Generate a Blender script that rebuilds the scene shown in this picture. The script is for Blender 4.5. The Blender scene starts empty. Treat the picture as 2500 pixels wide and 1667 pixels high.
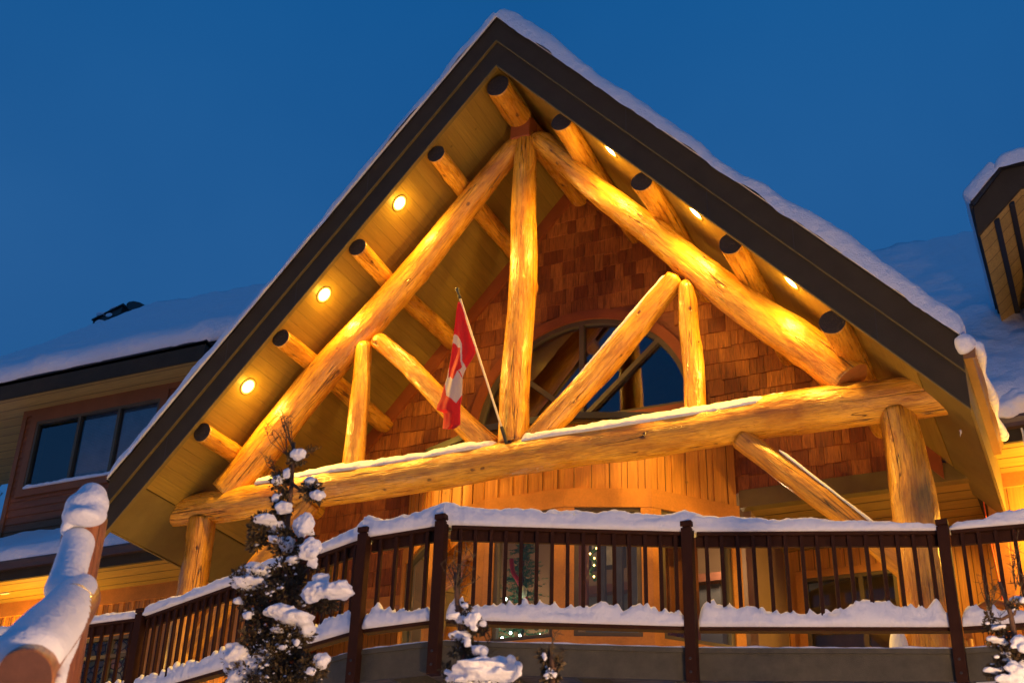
import bpy, bmesh, math, random
from mathutils import Vector, Matrix, noise
random.seed(7)
C = bpy.context.scene.collection
R = math.radians
V = Vector
# ------------------------------------------------------------------ camera
FPX, YAW, PITCH, ROLL = 3253.92, 0.4343395, 0.4982118, 0.0311396
fw = V((-math.sin(YAW)*math.cos(PITCH), math.cos(YAW)*math.cos(PITCH), math.sin(PITCH)))
r0 = V((math.cos(YAW), math.sin(YAW), 0)); u0 = r0.cross(fw)
rt = r0*math.cos(ROLL)+u0*math.sin(ROLL); up = -r0*math.sin(ROLL)+u0*math.cos(ROLL)
cd = bpy.data.cameras.new('camera'); cam = bpy.data.objects.new('camera', cd); C.objects.link(cam)
cam.matrix_world = Matrix(((rt.x,up.x,-fw.x,0),(rt.y,up.y,-fw.y,0),(rt.z,up.z,-fw.z,0),(0,0,0,1)))
cd.sensor_width = 36; cd.lens = FPX/2500*36; cd.clip_start = .1; cd.clip_end = 2000
cd.dof.use_dof = True; cd.dof.focus_distance = 15.5; cd.dof.aperture_fstop = 3.4
bpy.context.scene.camera = cam
def at(px, py, ax, val):                      # point of the place seen at a photo pixel, on the plane x/y/z = val
    d = fw*FPX+rt*(px-1250)-up*(py-833.5)
    return d*(val/d['XYZ'.index(ax)])
def px2m(px, P): return px*(P.dot(fw))/FPX
# ------------------------------------------------------------------ world: dusk sky
w = bpy.data.worlds.new('World'); bpy.context.scene.world = w; w.use_nodes = True
nt = w.node_tree; bg = nt.nodes['Background']
sky = nt.nodes.new('ShaderNodeTexSky'); sky.sky_type = 'NISHITA'; sky.sun_disc = False
sky.sun_elevation = R(-3); sky.sun_rotation = R(152); sky.air_density = 1.3; sky.dust_density = .6; sky.ozone_density = 4
SKYMUL = (1.0, 1.0, 1.0)
mx = nt.nodes.new('ShaderNodeMix'); mx.data_type = 'RGBA'; mx.blend_type = 'MULTIPLY'; mx.inputs[0].default_value = 1
mx.inputs[7].default_value = (*SKYMUL, 1)
ad = nt.nodes.new('ShaderNodeMix'); ad.data_type = 'RGBA'; ad.blend_type = 'ADD'; ad.inputs[0].default_value = 1
tcw = nt.nodes.new('ShaderNodeTexCoord'); spw = nt.nodes.new('ShaderNodeSeparateXYZ'); rw = nt.nodes.new('ShaderNodeValToRGB')
nt.links.new(tcw.outputs['Generated'], spw.inputs[0]); nt.links.new(spw.outputs[2], rw.inputs[0])
rw.color_ramp.elements[0].position = .15; rw.color_ramp.elements[0].color = (.28, 1.22, 3.2, 1)     # dusk air, paler towards the horizon
rw.color_ramp.elements[1].position = .68; rw.color_ramp.elements[1].color = (.06, .98, 3.15, 1); nw = nt.nodes.new('ShaderNodeTexNoise'); nw.inputs['Scale'].default_value = 2.2; nw.inputs['Detail'].default_value = 4; nt.links.new(tcw.outputs['Generated'], nw.inputs['Vector'])
rw2 = nt.nodes.new('ShaderNodeValToRGB'); rw2.color_ramp.elements[0].position = .35; rw2.color_ramp.elements[0].color = (.85, .9, .92, 1); rw2.color_ramp.elements[1].position = .65; rw2.color_ramp.elements[1].color = (1.5, 1.1, 1.04, 1); nt.links.new(nw.outputs[0], rw2.inputs[0])
mw_ = nt.nodes.new('ShaderNodeMix'); mw_.data_type = 'RGBA'; mw_.blend_type = 'MULTIPLY'; mw_.inputs[0].default_value = 1; nt.links.new(rw.outputs[0], mw_.inputs[6]); nt.links.new(rw2.outputs[0], mw_.inputs[7]); nt.links.new(mw_.outputs[2], ad.inputs[7])   # thin veils of dusk cloud
nt.links.new(sky.outputs[0], mx.inputs[6]); nt.links.new(mx.outputs[2], ad.inputs[6]); nt.links.new(ad.outputs[2], bg.inputs[0])
bg.inputs[1].default_value = .084
sc = bpy.context.scene
sc.view_settings.view_transform = 'Standard'; sc.view_settings.look = 'None'; sc.view_settings.exposure = .12; sc.view_settings.gamma = 1
sc.cycles.max_bounces = 7; sc.cycles.diffuse_bounces = 4; sc.cycles.glossy_bounces = 3; sc.cycles.transparent_max_bounces = 12
sc.cycles.sample_clamp_indirect = 4; sc.cycles.caustics_reflective = False; sc.cycles.caustics_refractive = False
sc.cycles.use_denoising = True
WARM = (1.0, .52, .05)
sl = bpy.data.lights.new('sun', 'SUN'); sl.energy = .04; sl.color = (1, .66, .42); sl.angle = R(22)   # low warm afterglow from the front right
so = bpy.data.objects.new('sun', sl); C.objects.link(so); so.rotation_euler = V((-.42, .78, -.42)).to_track_quat('-Z', 'Y').to_euler()
# ------------------------------------------------------------------ materials
MATS = {}
def newmat(name):
    m = bpy.data.materials.new(name); m.use_nodes = True; MATS[name] = m
    return m, m.node_tree, m.node_tree.nodes['Principled BSDF']
class N:
    """small node helper"""
    def __init__(s, nt): s.nt = nt
    def n(s, t, **k):
        o = s.nt.nodes.new(t)
        for a, b in k.items(): setattr(o, a, b)
        return o
    def l(s, a, b): s.nt.links.new(a, b)
    def coord(s, scale=(1,1,1), kind='Object', rot=(0,0,0)):
        t = s.n('ShaderNodeTexCoord'); m = s.n('ShaderNodeMapping'); m.inputs[3].default_value = scale; m.inputs[2].default_value = rot
        s.l(t.outputs[kind], m.inputs[0]); return m.outputs[0]
    def noise(s, v, sc=5, det=4, rough=.5, dist=0):
        o = s.n('ShaderNodeTexNoise'); o.inputs['Scale'].default_value = sc; o.inputs['Detail'].default_value = det
        o.inputs['Roughness'].default_value = rough; o.inputs['Distortion'].default_value = dist
        if v: s.l(v, o.inputs['Vector'])
        return o.outputs[0]
    def ramp(s, f, stops):
        o = s.n('ShaderNodeValToRGB'); e = o.color_ramp.elements
        while len(e) < len(stops): e.new(.5)
        for q, (p, c) in zip(e, stops): q.position = p; q.color = (c, c, c, 1) if isinstance(c, (int, float)) else (*c, 1)
        s.l(f, o.inputs[0]); return o.outputs[0]
    def math(s, op, a, b=0.0, c=None):
        o = s.n('ShaderNodeMath', operation=op)
        for i, x in enumerate((a, b) if c is None else (a, b, c)):
            if isinstance(x, (int, float)): o.inputs[i].default_value = x
            else: s.l(x, o.inputs[i])
        return o.outputs[0]
    def mix(s, f, a, b, mode='MIX'):
        o = s.n('ShaderNodeMix', data_type='RGBA', blend_type=mode)
        for i, x in ((0, f), (6, a), (7, b)):
            if isinstance(x, (int, float)): o.inputs[i].default_value = x
            elif isinstance(x, tuple): o.inputs[i].default_value = (*x, 1)
            else: s.l(x, o.inputs[i])
        return o.outputs[2]
    def bump(s, h, st=.3, dist=.01, nrm=None):
        o = s.n('ShaderNodeBump'); o.inputs[0].default_value = st; o.inputs[1].default_value = dist; s.l(h, o.inputs['Height'])
        if nrm: s.l(nrm, o.inputs['Normal'])
        return o.outputs[0]
def rnd(q):                                    # a different value for every object
    return q.n('ShaderNodeObjectInfo').outputs['Random']
def log_mat(name, c1, c2, rough=.36):
    m, t, b = newmat(name); q = N(t)
    tc = q.n('ShaderNodeTexCoord'); off = q.n('ShaderNodeVectorMath', operation='ADD'); ri = rnd(q)
    cb = q.n('ShaderNodeCombineXYZ'); mm = q.math('MULTIPLY', ri, 37.0); [q.l(mm, cb.inputs[i]) for i in range(3)]
    q.l(tc.outputs['Object'], off.inputs[0]); q.l(cb.outputs[0], off.inputs[1])
    def mp(s):
        k = q.n('ShaderNodeMapping'); k.inputs[3].default_value = s; q.l(off.outputs[0], k.inputs[0]); return k.outputs[0]
    grain = q.noise(mp((14, 14, .7)), 4, 5, .6, .6)
    big = q.noise(mp((1.6, 1.6, .55)), 2.2, 3, .55)
    fine = q.noise(mp((60, 60, 2)), 3, 2, .5)
    col = q.mix(q.ramp(big, [(.36, 0), (.62, 1)]), c1, c2)
    pt_ = q.ramp(q.noise(mp((3.2, 3.2, .8)), 2.6, 4, .65, .8), [(.53, 0), (.66, 1)]); col = q.mix(q.math('MULTIPLY', pt_, .55), col, (c1[0]*.58, c1[1]*.42, c1[2]*.5))
    col = q.mix(q.math('MULTIPLY', q.ramp(grain, [(.46, 0), (.62, 1)]), .6), col, (c1[0]*.62, c1[1]*.5, c1[2]*.45))
    # knots
    vo = q.n('ShaderNodeTexVoronoi'); vo.inputs['Scale'].default_value = 2.6; q.l(mp((1.7, 1.7, 1)), vo.inputs['Vector'])
    dd = q.math('ADD', vo.outputs['Distance'], q.math('MULTIPLY', q.math('SUBTRACT', q.noise(mp((9, 9, 9)), 3, 2), .5), .12))
    knot = q.ramp(dd, [(.06, 1), (.11, 0)])
    halo = q.ramp(dd, [(.1, 1), (.26, 0)])
    # drying checks: thin lines that run with the grain
    ck = q.math('ABSOLUTE', q.math('SUBTRACT', q.noise(mp((5, 5, .13)), 1.6, 2, .45), .5))
    msk = q.ramp(q.noise(mp((1, 1, .6)), 1.3, 1), [(.42, 0), (.46, 1)])
    crack = q.math('MULTIPLY', q.ramp(ck, [(.0, 1), (.009, 0)]), msk)
    speck = q.ramp(q.noise(mp((26, 26, 14)), 3, 2, .6), [(.68, 0), (.71, 1)])
    col = q.mix(q.math('MULTIPLY', halo, .3), col, (c1[0]*.7, c1[1]*.52, c1[2]*.5))
    col = q.mix(q.math('MULTIPLY', speck, .55), col, (.22, .08, .015))
    col = q.mix(q.math('MULTIPLY', knot, .85), col, (.1, .035, .01))
    col = q.mix(q.math('MULTIPLY', crack, .9), col, (.05, .02, .006))
    q.l(col, b.inputs['Base Color'])
    h = q.math('ADD', q.math('MULTIPLY', grain, .35), q.math('MULTIPLY', big, 1.5))
    h = q.math('ADD', h, q.math('MULTIPLY', fine, .12)); h = q.math('SUBTRACT', h, q.math('MULTIPLY', crack, .9))
    h = q.math('ADD', h, q.math('MULTIPLY', q.noise(mp((7, 7, 2.2)), 2, 4, .6), 1.3)); h = q.math('SUBTRACT', h, q.math('MULTIPLY', knot, .4))
    q.l(q.bump(h, .8, .024), b.inputs['Normal']); b.inputs['Coat Weight'].default_value = .35; b.inputs['Coat Roughness'].default_value = .16; q.l(q.bump(q.math('ADD', q.math('MULTIPLY', q.noise(mp((7, 7, 1.4)), 1.6, 3, .55), 1.2), q.math('MULTIPLY', fine, .1)), .6, .03), b.inputs['Coat Normal'])
    q.l(q.ramp(q.noise(mp((5, 5, 1.5)), 3, 3), [(.3, rough-.08), (.7, rough+.16)]), b.inputs['Roughness'])
    return m
def paint_mat(name, c, rough=.6, var=.25, sc=3, bump=.15, stretch=(1,1,1), spec=.4):
    m, t, b = newmat(name); q = N(t); co = q.coord(stretch)
    n1 = q.noise(co, sc, 5, .6); n2 = q.noise(co, sc*14, 3, .6)
    f = q.math('ADD', q.math('MULTIPLY', n1, .7), q.math('MULTIPLY', n2, .3))
    lo = tuple(x*(1-var) for x in c); hi = tuple(min(1, x*(1+var)) for x in c)
    q.l(q.mix(q.ramp(f, [(.3, 0), (.7, 1)]), lo, hi), b.inputs['Base Color'])
    b.inputs['Roughness'].default_value = rough; b.inputs['Specular IOR Level'].default_value = spec
    q.l(q.bump(n2, bump, .01), b.inputs['Normal']); return m
def board_mat(name, c, axis, width, rough=.5, groove=.02, grain_axis=1, dark=.25, var=.3, off=0.0):
    """boards laid side by side along one local axis, grain along another, a groove between them"""
    m, t, b = newmat(name); q = N(t)
    tc = q.n('ShaderNodeTexCoord'); sp = q.n('ShaderNodeSeparateXYZ'); q.l(tc.outputs['Object'], sp.inputs[0])
    x = q.math('ADD', q.math('DIVIDE', sp.outputs[axis], width), 50+off); idx = q.math('FLOOR', x); fr = q.math('FRACT', x)
    wn = q.n('ShaderNodeTexWhiteNoise', noise_dimensions='1D'); q.l(idx, wn.inputs['W'])
    e = q.math('MINIMUM', fr, q.math('SUBTRACT', 1.0, fr)); g = q.ramp(e, [(groove, 1), (groove*1.9, 0)])
    st = [16, 16, 16]; st[grain_axis] = .8
    mp = q.n('ShaderNodeMapping'); mp.inputs[3].default_value = st; q.l(tc.outputs['Object'], mp.inputs[0])
    ofs = q.n('ShaderNodeCombineXYZ'); q.l(q.math('MULTIPLY', wn.outputs[0], 30.), ofs.inputs[grain_axis]); q.l(ofs.outputs[0], mp.inputs[1])
    gr = q.noise(mp.outputs[0], 2.5, 5, .6, .8)
    vo = q.n('ShaderNodeTexVoronoi'); vo.inputs['Scale'].default_value = 2.2; q.l(tc.outputs['Object'], vo.inputs['Vector'])
    kn = q.ramp(vo.outputs['Distance'], [(.03, 1), (.06, 0)])
    col = q.mix(q.ramp(gr, [(.35, 0), (.7, 1)]), tuple(x*(1-var*.6) for x in c), tuple(min(1, x*(1+var)) for x in c))
    col = q.mix(q.math('MULTIPLY', wn.outputs[0], .35), col, tuple(x*.6 for x in c))
    col = q.mix(q.math('MULTIPLY', kn, .6), col, tuple(x*.3 for x in c))
    col = q.mix(g, col, tuple(x*dark for x in c)); q.l(col, b.inputs['Base Color'])
    h = q.math('SUBTRACT', q.math('MULTIPLY', gr, .12), g); q.l(q.bump(h, .6, .008), b.inputs['Normal'])
    b.inputs['Roughness'].default_value = rough; return m
def snow_mat(name, sc=1.0, st=.5):
    m, t, b = newmat(name); q = N(t); co = q.coord((1,1,1))
    a = q.noise(co, 5*sc, 4, .55); c = q.noise(co, 40*sc, 3, .6); d = q.noise(co, 220*sc, 2, .5)
    b.inputs['Base Color'].default_value = (.84, .86, .9, 1); b.inputs['Roughness'].default_value = .75
    b.inputs['Specular IOR Level'].default_value = .25
    h = q.math('ADD', q.math('MULTIPLY', a, 1.0), q.math('ADD', q.math('MULTIPLY', c, .22), q.math('MULTIPLY', d, .05)))
    q.l(q.bump(h, st, .05), b.inputs['Normal']); return m
def emit_mat(name, c, s):
    m, t, b = newmat(name); b.inputs['Base Color'].default_value = (*c, 1)
    b.inputs['Emission Color'].default_value = (*c, 1); b.inputs['Emission Strength'].default_value = s; return m
def glass_mat(name, refl=.16, tint=(.8, .8, .78)):
    m, t, b = newmat(name); q = N(t); t.nodes.remove(b); out = t.nodes['Material Output']
    tr = q.n('ShaderNodeBsdfTransparent'); tr.inputs[0].default_value = (*tint, 1)
    gl = q.n('ShaderNodeBsdfGlossy'); gl.inputs['Roughness'].default_value = .02; gl.inputs[0].default_value = (.9, .9, .9, 1)
    wv = q.noise(q.coord((1,1,1)), .9, 1); q.l(q.bump(wv, .12, .02), gl.inputs['Normal'])
    fr = q.n('ShaderNodeFresnel'); fr.inputs[0].default_value = 1.5
    ms = q.n('ShaderNodeMixShader'); q.l(q.math('ADD', fr.outputs[0], refl), ms.inputs[0])
    q.l(tr.outputs[0], ms.inputs[1]); q.l(gl.outputs[0], ms.inputs[2]); q.l(ms.outputs[0], out.inputs[0]); return m
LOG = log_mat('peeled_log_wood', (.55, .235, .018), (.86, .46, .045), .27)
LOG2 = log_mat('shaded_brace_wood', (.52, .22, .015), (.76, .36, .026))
def end_mat():
    m, t, b = newmat('painted_log_end'); q = N(t); wv = q.n('ShaderNodeTexWave', wave_type='RINGS', rings_direction='Z'); wv.inputs['Scale'].default_value = 14; wv.inputs['Distortion'].default_value = 2.5
    q.l(q.coord(), wv.inputs['Vector']); n1 = q.noise(q.coord((9, 9, 9)), 3, 4); col = q.mix(wv.outputs['Fac'], (.018, .014, .011), (.045, .034, .024)); col = q.mix(q.ramp(n1, [(.5, 0), (.7, 1)]), col, (.08, .05, .03))
    q.l(col, b.inputs['Base Color']); b.inputs['Roughness'].default_value = .8; q.l(q.bump(wv.outputs['Fac'], .4, .01), b.inputs['Normal'])
end_mat(); ENDGRAIN = MATS['painted_log_end']
CUT = paint_mat('sawn_log_end', (.5, .2, .05), .6, .3, 9)
FASCIA = paint_mat('dark_fascia_paint', (.050, .040, .026), .75, .18, 4, .1, (1,1,1), .15)
TRIMOL = paint_mat('olive_trim_paint', (.17, .125, .035), .55, .15, 5)
SOFFIT = board_mat('olive_soffit_boards', (.29, .195, .034), 0, .16, .5, .010, 1, .6, .2)
SOFFITX = board_mat('eave_soffit_boards', (.30, .19, .04), 1, .3, .5, .03, 0, .15)
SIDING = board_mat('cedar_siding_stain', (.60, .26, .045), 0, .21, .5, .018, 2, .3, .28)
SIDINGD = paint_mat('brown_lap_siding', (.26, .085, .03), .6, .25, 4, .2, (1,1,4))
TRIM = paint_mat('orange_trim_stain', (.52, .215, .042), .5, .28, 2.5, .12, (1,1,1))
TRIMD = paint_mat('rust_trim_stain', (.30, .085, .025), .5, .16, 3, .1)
RAILM = paint_mat('dark_red_rail_stain', (.036, .013, .007), .7, .2, 6, .2, spec=.12)
RIM = paint_mat('grey_deck_rim', (.075, .068, .045), .7, .3, 9, .5)
DECKM = board_mat('deck_boards', (.16, .13, .1), 1, .14, .7, .03, 0)
SHAKE = None
BRONZE = paint_mat('bronze_metal', (.085, .05, .03), .35, .15, 4, .05, spec=.6)
BLACKM = paint_mat('black_metal', (.02, .018, .016), .4, .2, 5, .1, spec=.6)
FRAME = paint_mat('bronze_window_frame', (.11, .085, .045), .4, .15, 4, .05)
SNOW = snow_mat('snow'); SNOWR = snow_mat('wind_crusted_snow', 1.3, .8)
LAMPON = emit_mat('lit_lamp_lens', (1, .86, .55), 40)
def lens_mat():
    m, t, b = newmat('lit_reflector_lens'); q = N(t); tc = q.n('ShaderNodeTexCoord'); ln = q.n('ShaderNodeVectorMath', operation='LENGTH'); q.l(tc.outputs['Object'], ln.inputs[0])
    r_ = q.math('MULTIPLY', ln.outputs['Value'], 10.0); q.l(q.ramp(r_, [(.55, (1, .86, .55)), (.9, (1, .55, .12))]), b.inputs['Emission Color'])
    q.l(q.math('MULTIPLY', q.ramp(r_, [(.6, 1.0), (.82, .12), (1.0, .04)]), 60.0), b.inputs['Emission Strength']); b.inputs['Base Color'].default_value = (.8, .6, .3, 1); return m
LENS = lens_mat()
GLASS = glass_mat('window_glass', .0, (.92, .92, .9)); GLASSU = glass_mat('upper_window_glass', .10, (.55, .5, .42)); GLASSD = glass_mat('dusk_window_glass', .12, (.8, .8, .8))
def shake_mat():
    m, t, b = newmat('cedar_shakes'); q = N(t)
    at_ = q.n('ShaderNodeAttribute', attribute_name='tone')
    g = q.noise(q.coord((22, 22, 1.1)), 3, 5, .65, .5)
    st = q.ramp(q.noise(q.coord((9, 9, .9)), 2.4, 3, .6), [(.5, 0), (.72, 1)])
    col = q.mix(at_.outputs['Fac'], (.25, .062, .014), (.62, .22, .042))
    col = q.mix(q.ramp(g, [(.35, .6), (.62, 0)]), col, (.1, .026, .01))
    col = q.mix(q.math('MULTIPLY', st, .6), col, (.07, .022, .011))
    q.l(col, b.inputs['Base Color']); q.l(q.bump(g, .8, .012), b.inputs['Normal']); b.inputs['Roughness'].default_value = .62; return m
SHAKE = shake_mat()
# ------------------------------------------------------------------ builders
class MB:
    def __init__(s): s.v = []; s.f = []; s.m = []
    def face(s, pts, mi=0):
        i = len(s.v); s.v += [tuple(p) for p in pts]; s.f.append(tuple(range(i, i+len(pts)))); s.m.append(mi)
    def box8(s, p, mi=0):
        i = len(s.v); s.v += [tuple(a) for a in p]
        for q in ((0,3,2,1),(4,5,6,7),(0,1,5,4),(1,2,6,5),(2,3,7,6),(3,0,4,7)): s.f.append(tuple(i+k for k in q)); s.m.append(mi)
    def box(s, x0, x1, y0, y1, z0, z1, mi=0, F=None):
        p = [(x0,y0,z0),(x1,y0,z0),(x1,y1,z0),(x0,y1,z0),(x0,y0,z1),(x1,y0,z1),(x1,y1,z1),(x0,y1,z1)]
        s.box8([F(*a) if F else a for a in p], mi)
    def bar(s, a, b, w, h, upv=(0,0,1), mi=0):
        a = V(a); b = V(b); d = (b-a).normalized(); sd = d.cross(V(upv)).normalized(); uu = sd.cross(d).normalized()
        s.box8([a-sd*w/2-uu*h/2, a+sd*w/2-uu*h/2, b+sd*w/2-uu*h/2, b-sd*w/2-uu*h/2, a-sd*w/2+uu*h/2, a+sd*w/2+uu*h/2, b+sd*w/2+uu*h/2, b-sd*w/2+uu*h/2], mi)
    def prism(s, poly, vec, mi=0):                     # polygon (3D points) pushed along vec
        vec = V(vec); n = len(poly); i = len(s.v); s.v += [tuple(V(p)) for p in poly]+[tuple(V(p)+vec) for p in poly]
        s.f.append(tuple(range(i+n-1, i-1, -1))); s.f.append(tuple(range(i+n, i+2*n))); s.m += [mi, mi]
        for k in range(n): s.f.append((i+k, i+(k+1) % n, i+n+(k+1) % n, i+n+k)); s.m.append(mi)
    def tube(s, pts, rad, n=8, mi=0, cap=True):
        pts = [V(p) for p in pts]; rad = rad if isinstance(rad, (list, tuple)) else [rad]*len(pts)
        ref = V((.31, .17, .94)); i0 = len(s.v)
        for k, p in enumerate(pts):
            d = (pts[min(k+1, len(pts)-1)]-pts[max(k-1, 0)]).normalized()
            a = d.cross(ref)
            if a.length < .05: a = d.cross(V((1, 0, 0)))
            a.normalize(); b = d.cross(a)
            for j in range(n): t = 2*math.pi*j/n; s.v.append(tuple(p+(a*math.cos(t)+b*math.sin(t))*rad[k]))
        for k in range(len(pts)-1):
            for j in range(n):
                s.f.append((i0+k*n+j, i0+k*n+(j+1) % n, i0+(k+1)*n+(j+1) % n, i0+(k+1)*n+j)); s.m.append(mi)
        if cap:
            s.f.append(tuple(i0+j for j in range(n-1, -1, -1))); s.f.append(tuple(i0+(len(pts)-1)*n+j for j in range(n))); s.m += [mi, mi]
    def build(s, name, mats, parent=None, smooth=False, fix=True, bevel=0):
        me = bpy.data.meshes.new(name); me.from_pydata(s.v, [], s.f); me.update()
        mats = mats if isinstance(mats, (list, tuple)) else [mats]
        for m in mats: me.materials.append(m)
        for p, k in zip(me.polygons, s.m): p.material_index = k; p.use_smooth = smooth
        if fix:
            bm = bmesh.new(); bm.from_mesh(me); bmesh.ops.recalc_face_normals(bm, faces=bm.faces); bm.to_mesh(me); bm.free()
        o = bpy.data.objects.new(name, me); C.objects.link(o)
        if parent: o.parent = parent
        if bevel:
            md = o.modifiers.new('bevel', 'BEVEL'); md.width = bevel; md.segments = 2; md.limit_method = 'ANGLE'
        return o
def tag(o, label=None, cat=None, group=None, kind=None):
    if label: o['label'] = label
    if cat: o['category'] = cat
    if group: o['group'] = group
    if kind: o['kind'] = kind
    return o
def empty(name, loc=(0,0,0), rz=0):
    o = bpy.data.objects.new(name, None); C.objects.link(o); o.location = loc; o.rotation_euler = (0,0,rz); o.empty_display_size = .2; return o
def nz(p, s, seed=0): return noise.noise(V((p[0]*s+seed*7.31, p[1]*s-seed*3.77, p[2]*s+seed*1.93)))
def resample(pts, step):
    pts = [V(p) for p in pts]; out = []; cum = [0]
    for a, b in zip(pts, pts[1:]): cum.append(cum[-1]+(b-a).length)
    n = max(2, int(cum[-1]/step)+1)
    for k in range(n+1):
        d = cum[-1]*k/n; i = 0
        while i < len(cum)-2 and cum[i+1] < d: i += 1
        t = (d-cum[i])/(cum[i+1]-cum[i]); out.append((pts[i].lerp(pts[i+1], t), d/cum[-1]))
    return out, cum[-1]
def smoothpath(pts):
    out, L = resample(pts, .05); p = [a for a, _ in out]
    for _ in range(10): p = [p[0]]+[(p[i-1]+p[i]*2+p[i+1])/4 for i in range(1, len(p)-1)]+[p[-1]]
    return p, [t for _, t in out], L
def make_log(name, pts, rads, parent, mat=LOG, seed=0, ends=(CUT, CUT), rnd_end=(0, 0), step=.05, n=36, wob=.06, knots=6, label=None):
    """peeled log: a bent tapering tube in its own frame, grain along local Z"""
    P, T, L = smoothpath(pts) if len(pts) > 2 else ([a for a, _ in resample(pts, step)[0]], [t for _, t in resample(pts, step)[0]], (V(pts[0])-V(pts[1])).length)
    ax = (P[-1]-P[0]).normalized(); q = V((0,0,1)).rotation_difference(ax); M = Matrix.Translation(P[0]) @ q.to_matrix().to_4x4(); Mi = M.inverted()
    rng = random.Random(seed*13+5); kn = [(rng.random()*L, rng.random()*6.283, rng.uniform(.05, .09), rng.uniform(.008, .02)) for _ in range(knots)]
    v = []; f = []; mi = []
    for k, p in enumerate(P):
        pl = Mi @ p; t = T[k]; r = rads[0] if len(rads) == 1 else None
        if r is None:
            x = t*(len(rads)-1); i = min(int(x), len(rads)-2); r = rads[i]+(rads[i+1]-rads[i])*(x-i)
        e0 = t*L; e1 = (1-t)*L
        for a, e in ((rnd_end[0], e0), (rnd_end[1], e1)):
            if a > 0 and e < a: r *= math.sqrt(max(.02, 1-(1-e/a)**2))
        ow = .35 if L < 7 else .1; ox = nz((0, 0, pl.z), .5, seed)*r*ow; oy = nz((0, 5, pl.z), .5, seed+3)*r*ow
        for j in range(n):
            an = 2*math.pi*j/n; c, s_ = math.cos(an), math.sin(an)
            rr = r*(1+wob*nz((c*1.1, s_*1.1, pl.z*1.6), 1, seed)+wob*.5*nz((c*2.5, s_*2.5, pl.z*4), 1, seed+9))
            for kz, ka, ks, kh in kn:
                da = (an-ka+math.pi) % (2*math.pi)-math.pi; dz = pl.z-kz
                if abs(dz) < .25: rr += kh*math.exp(-((da*r)**2+dz*dz)/(ks*ks))
            v.append((pl.x+ox+c*rr, pl.y+oy+s_*rr, pl.z))
    m = len(P)
    for k in range(m-1):
        for j in range(n): f.append((k*n+j, k*n+(j+1) % n, (k+1)*n+(j+1) % n, (k+1)*n+j)); mi.append(0)
    f.append(tuple(range(n-1, -1, -1))); mi.append(1); f.append(tuple((m-1)*n+j for j in range(n))); mi.append(2)
    me = bpy.data.meshes.new(name); me.from_pydata(v, [], f); me.update()
    for x in (mat, ends[0], ends[1]): me.materials.append(x)
    for p, k in zip(me.polygons, mi): p.material_index = k; p.use_smooth = k == 0
    o = bpy.data.objects.new(name, me); C.objects.link(o); o.parent = parent; o.matrix_basis = M
    if label: o['label'] = label
    return o
def snow_strip(name, path, w, hfun, parent, mat=SNOW, seed=0, step=.035, under=.02, rough=.02, n=14, side=0.0, wfun=None, taper=(1, 1), box=.6):
    """snow lying along a line: rounded uneven ridge, flat underneath"""
    pts, L = resample(path, step); P = [a for a, _ in pts]; v = []; f = []; m = len(P)
    for k, p in enumerate(P):
        s = pts[k][1]*L; a = P[min(k+2, m-1)]-P[max(k-2, 0)]; a.normalize(); sd = V((a.y, -a.x, 0)); sd.normalize()
        h = hfun(s, p); ed = min(s if taper[0] else 9, L-s if taper[1] else 9); tp = min(1, (ed/.09+.08))**.5; h *= tp; ww = w*(wfun(s, p) if wfun else 1)*(.75+.25*tp)
        for j in range(n+1):
            t = math.pi*j/n; c = math.cos(t); sn = math.sin(t)
            x = sd*(ww*math.copysign(abs(c)**box, c)); q = p+x+V((0, 0, h*sn**.75))
            d = rough*(nz(q, 5, seed)+.6*nz(q, 13, seed)+.35*nz(q, 30, seed)+.7*noise.noise(V((q.x*2.5, q.y*2.5, q.z*24+seed))))
            q += sd*c*d+V((0, 0, sn*d)); q.z -= under*(1-sn); v.append(tuple(q))
    N_ = n+1
    for k in range(m-1):
        for j in range(n): f.append((k*N_+j, k*N_+j+1, (k+1)*N_+j+1, (k+1)*N_+j))
        f.append((k*N_+n, k*N_, (k+1)*N_, (k+1)*N_+n))
    f.append(tuple(range(N_))); f.append(tuple(range((m-1)*N_+n, (m-1)*N_-1, -1)))
    me = bpy.data.meshes.new(name); me.from_pydata(v, [], f); me.update(); me.materials.append(mat)
    bm = bmesh.new(); bm.from_mesh(me); bmesh.ops.recalc_face_normals(bm, faces=bm.faces); bm.to_mesh(me); bm.free()
    for p in me.polygons: p.use_smooth = True
    o = bpy.data.objects.new(name, me); C.objects.link(o)
    if parent: o.parent = parent
    return o
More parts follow.
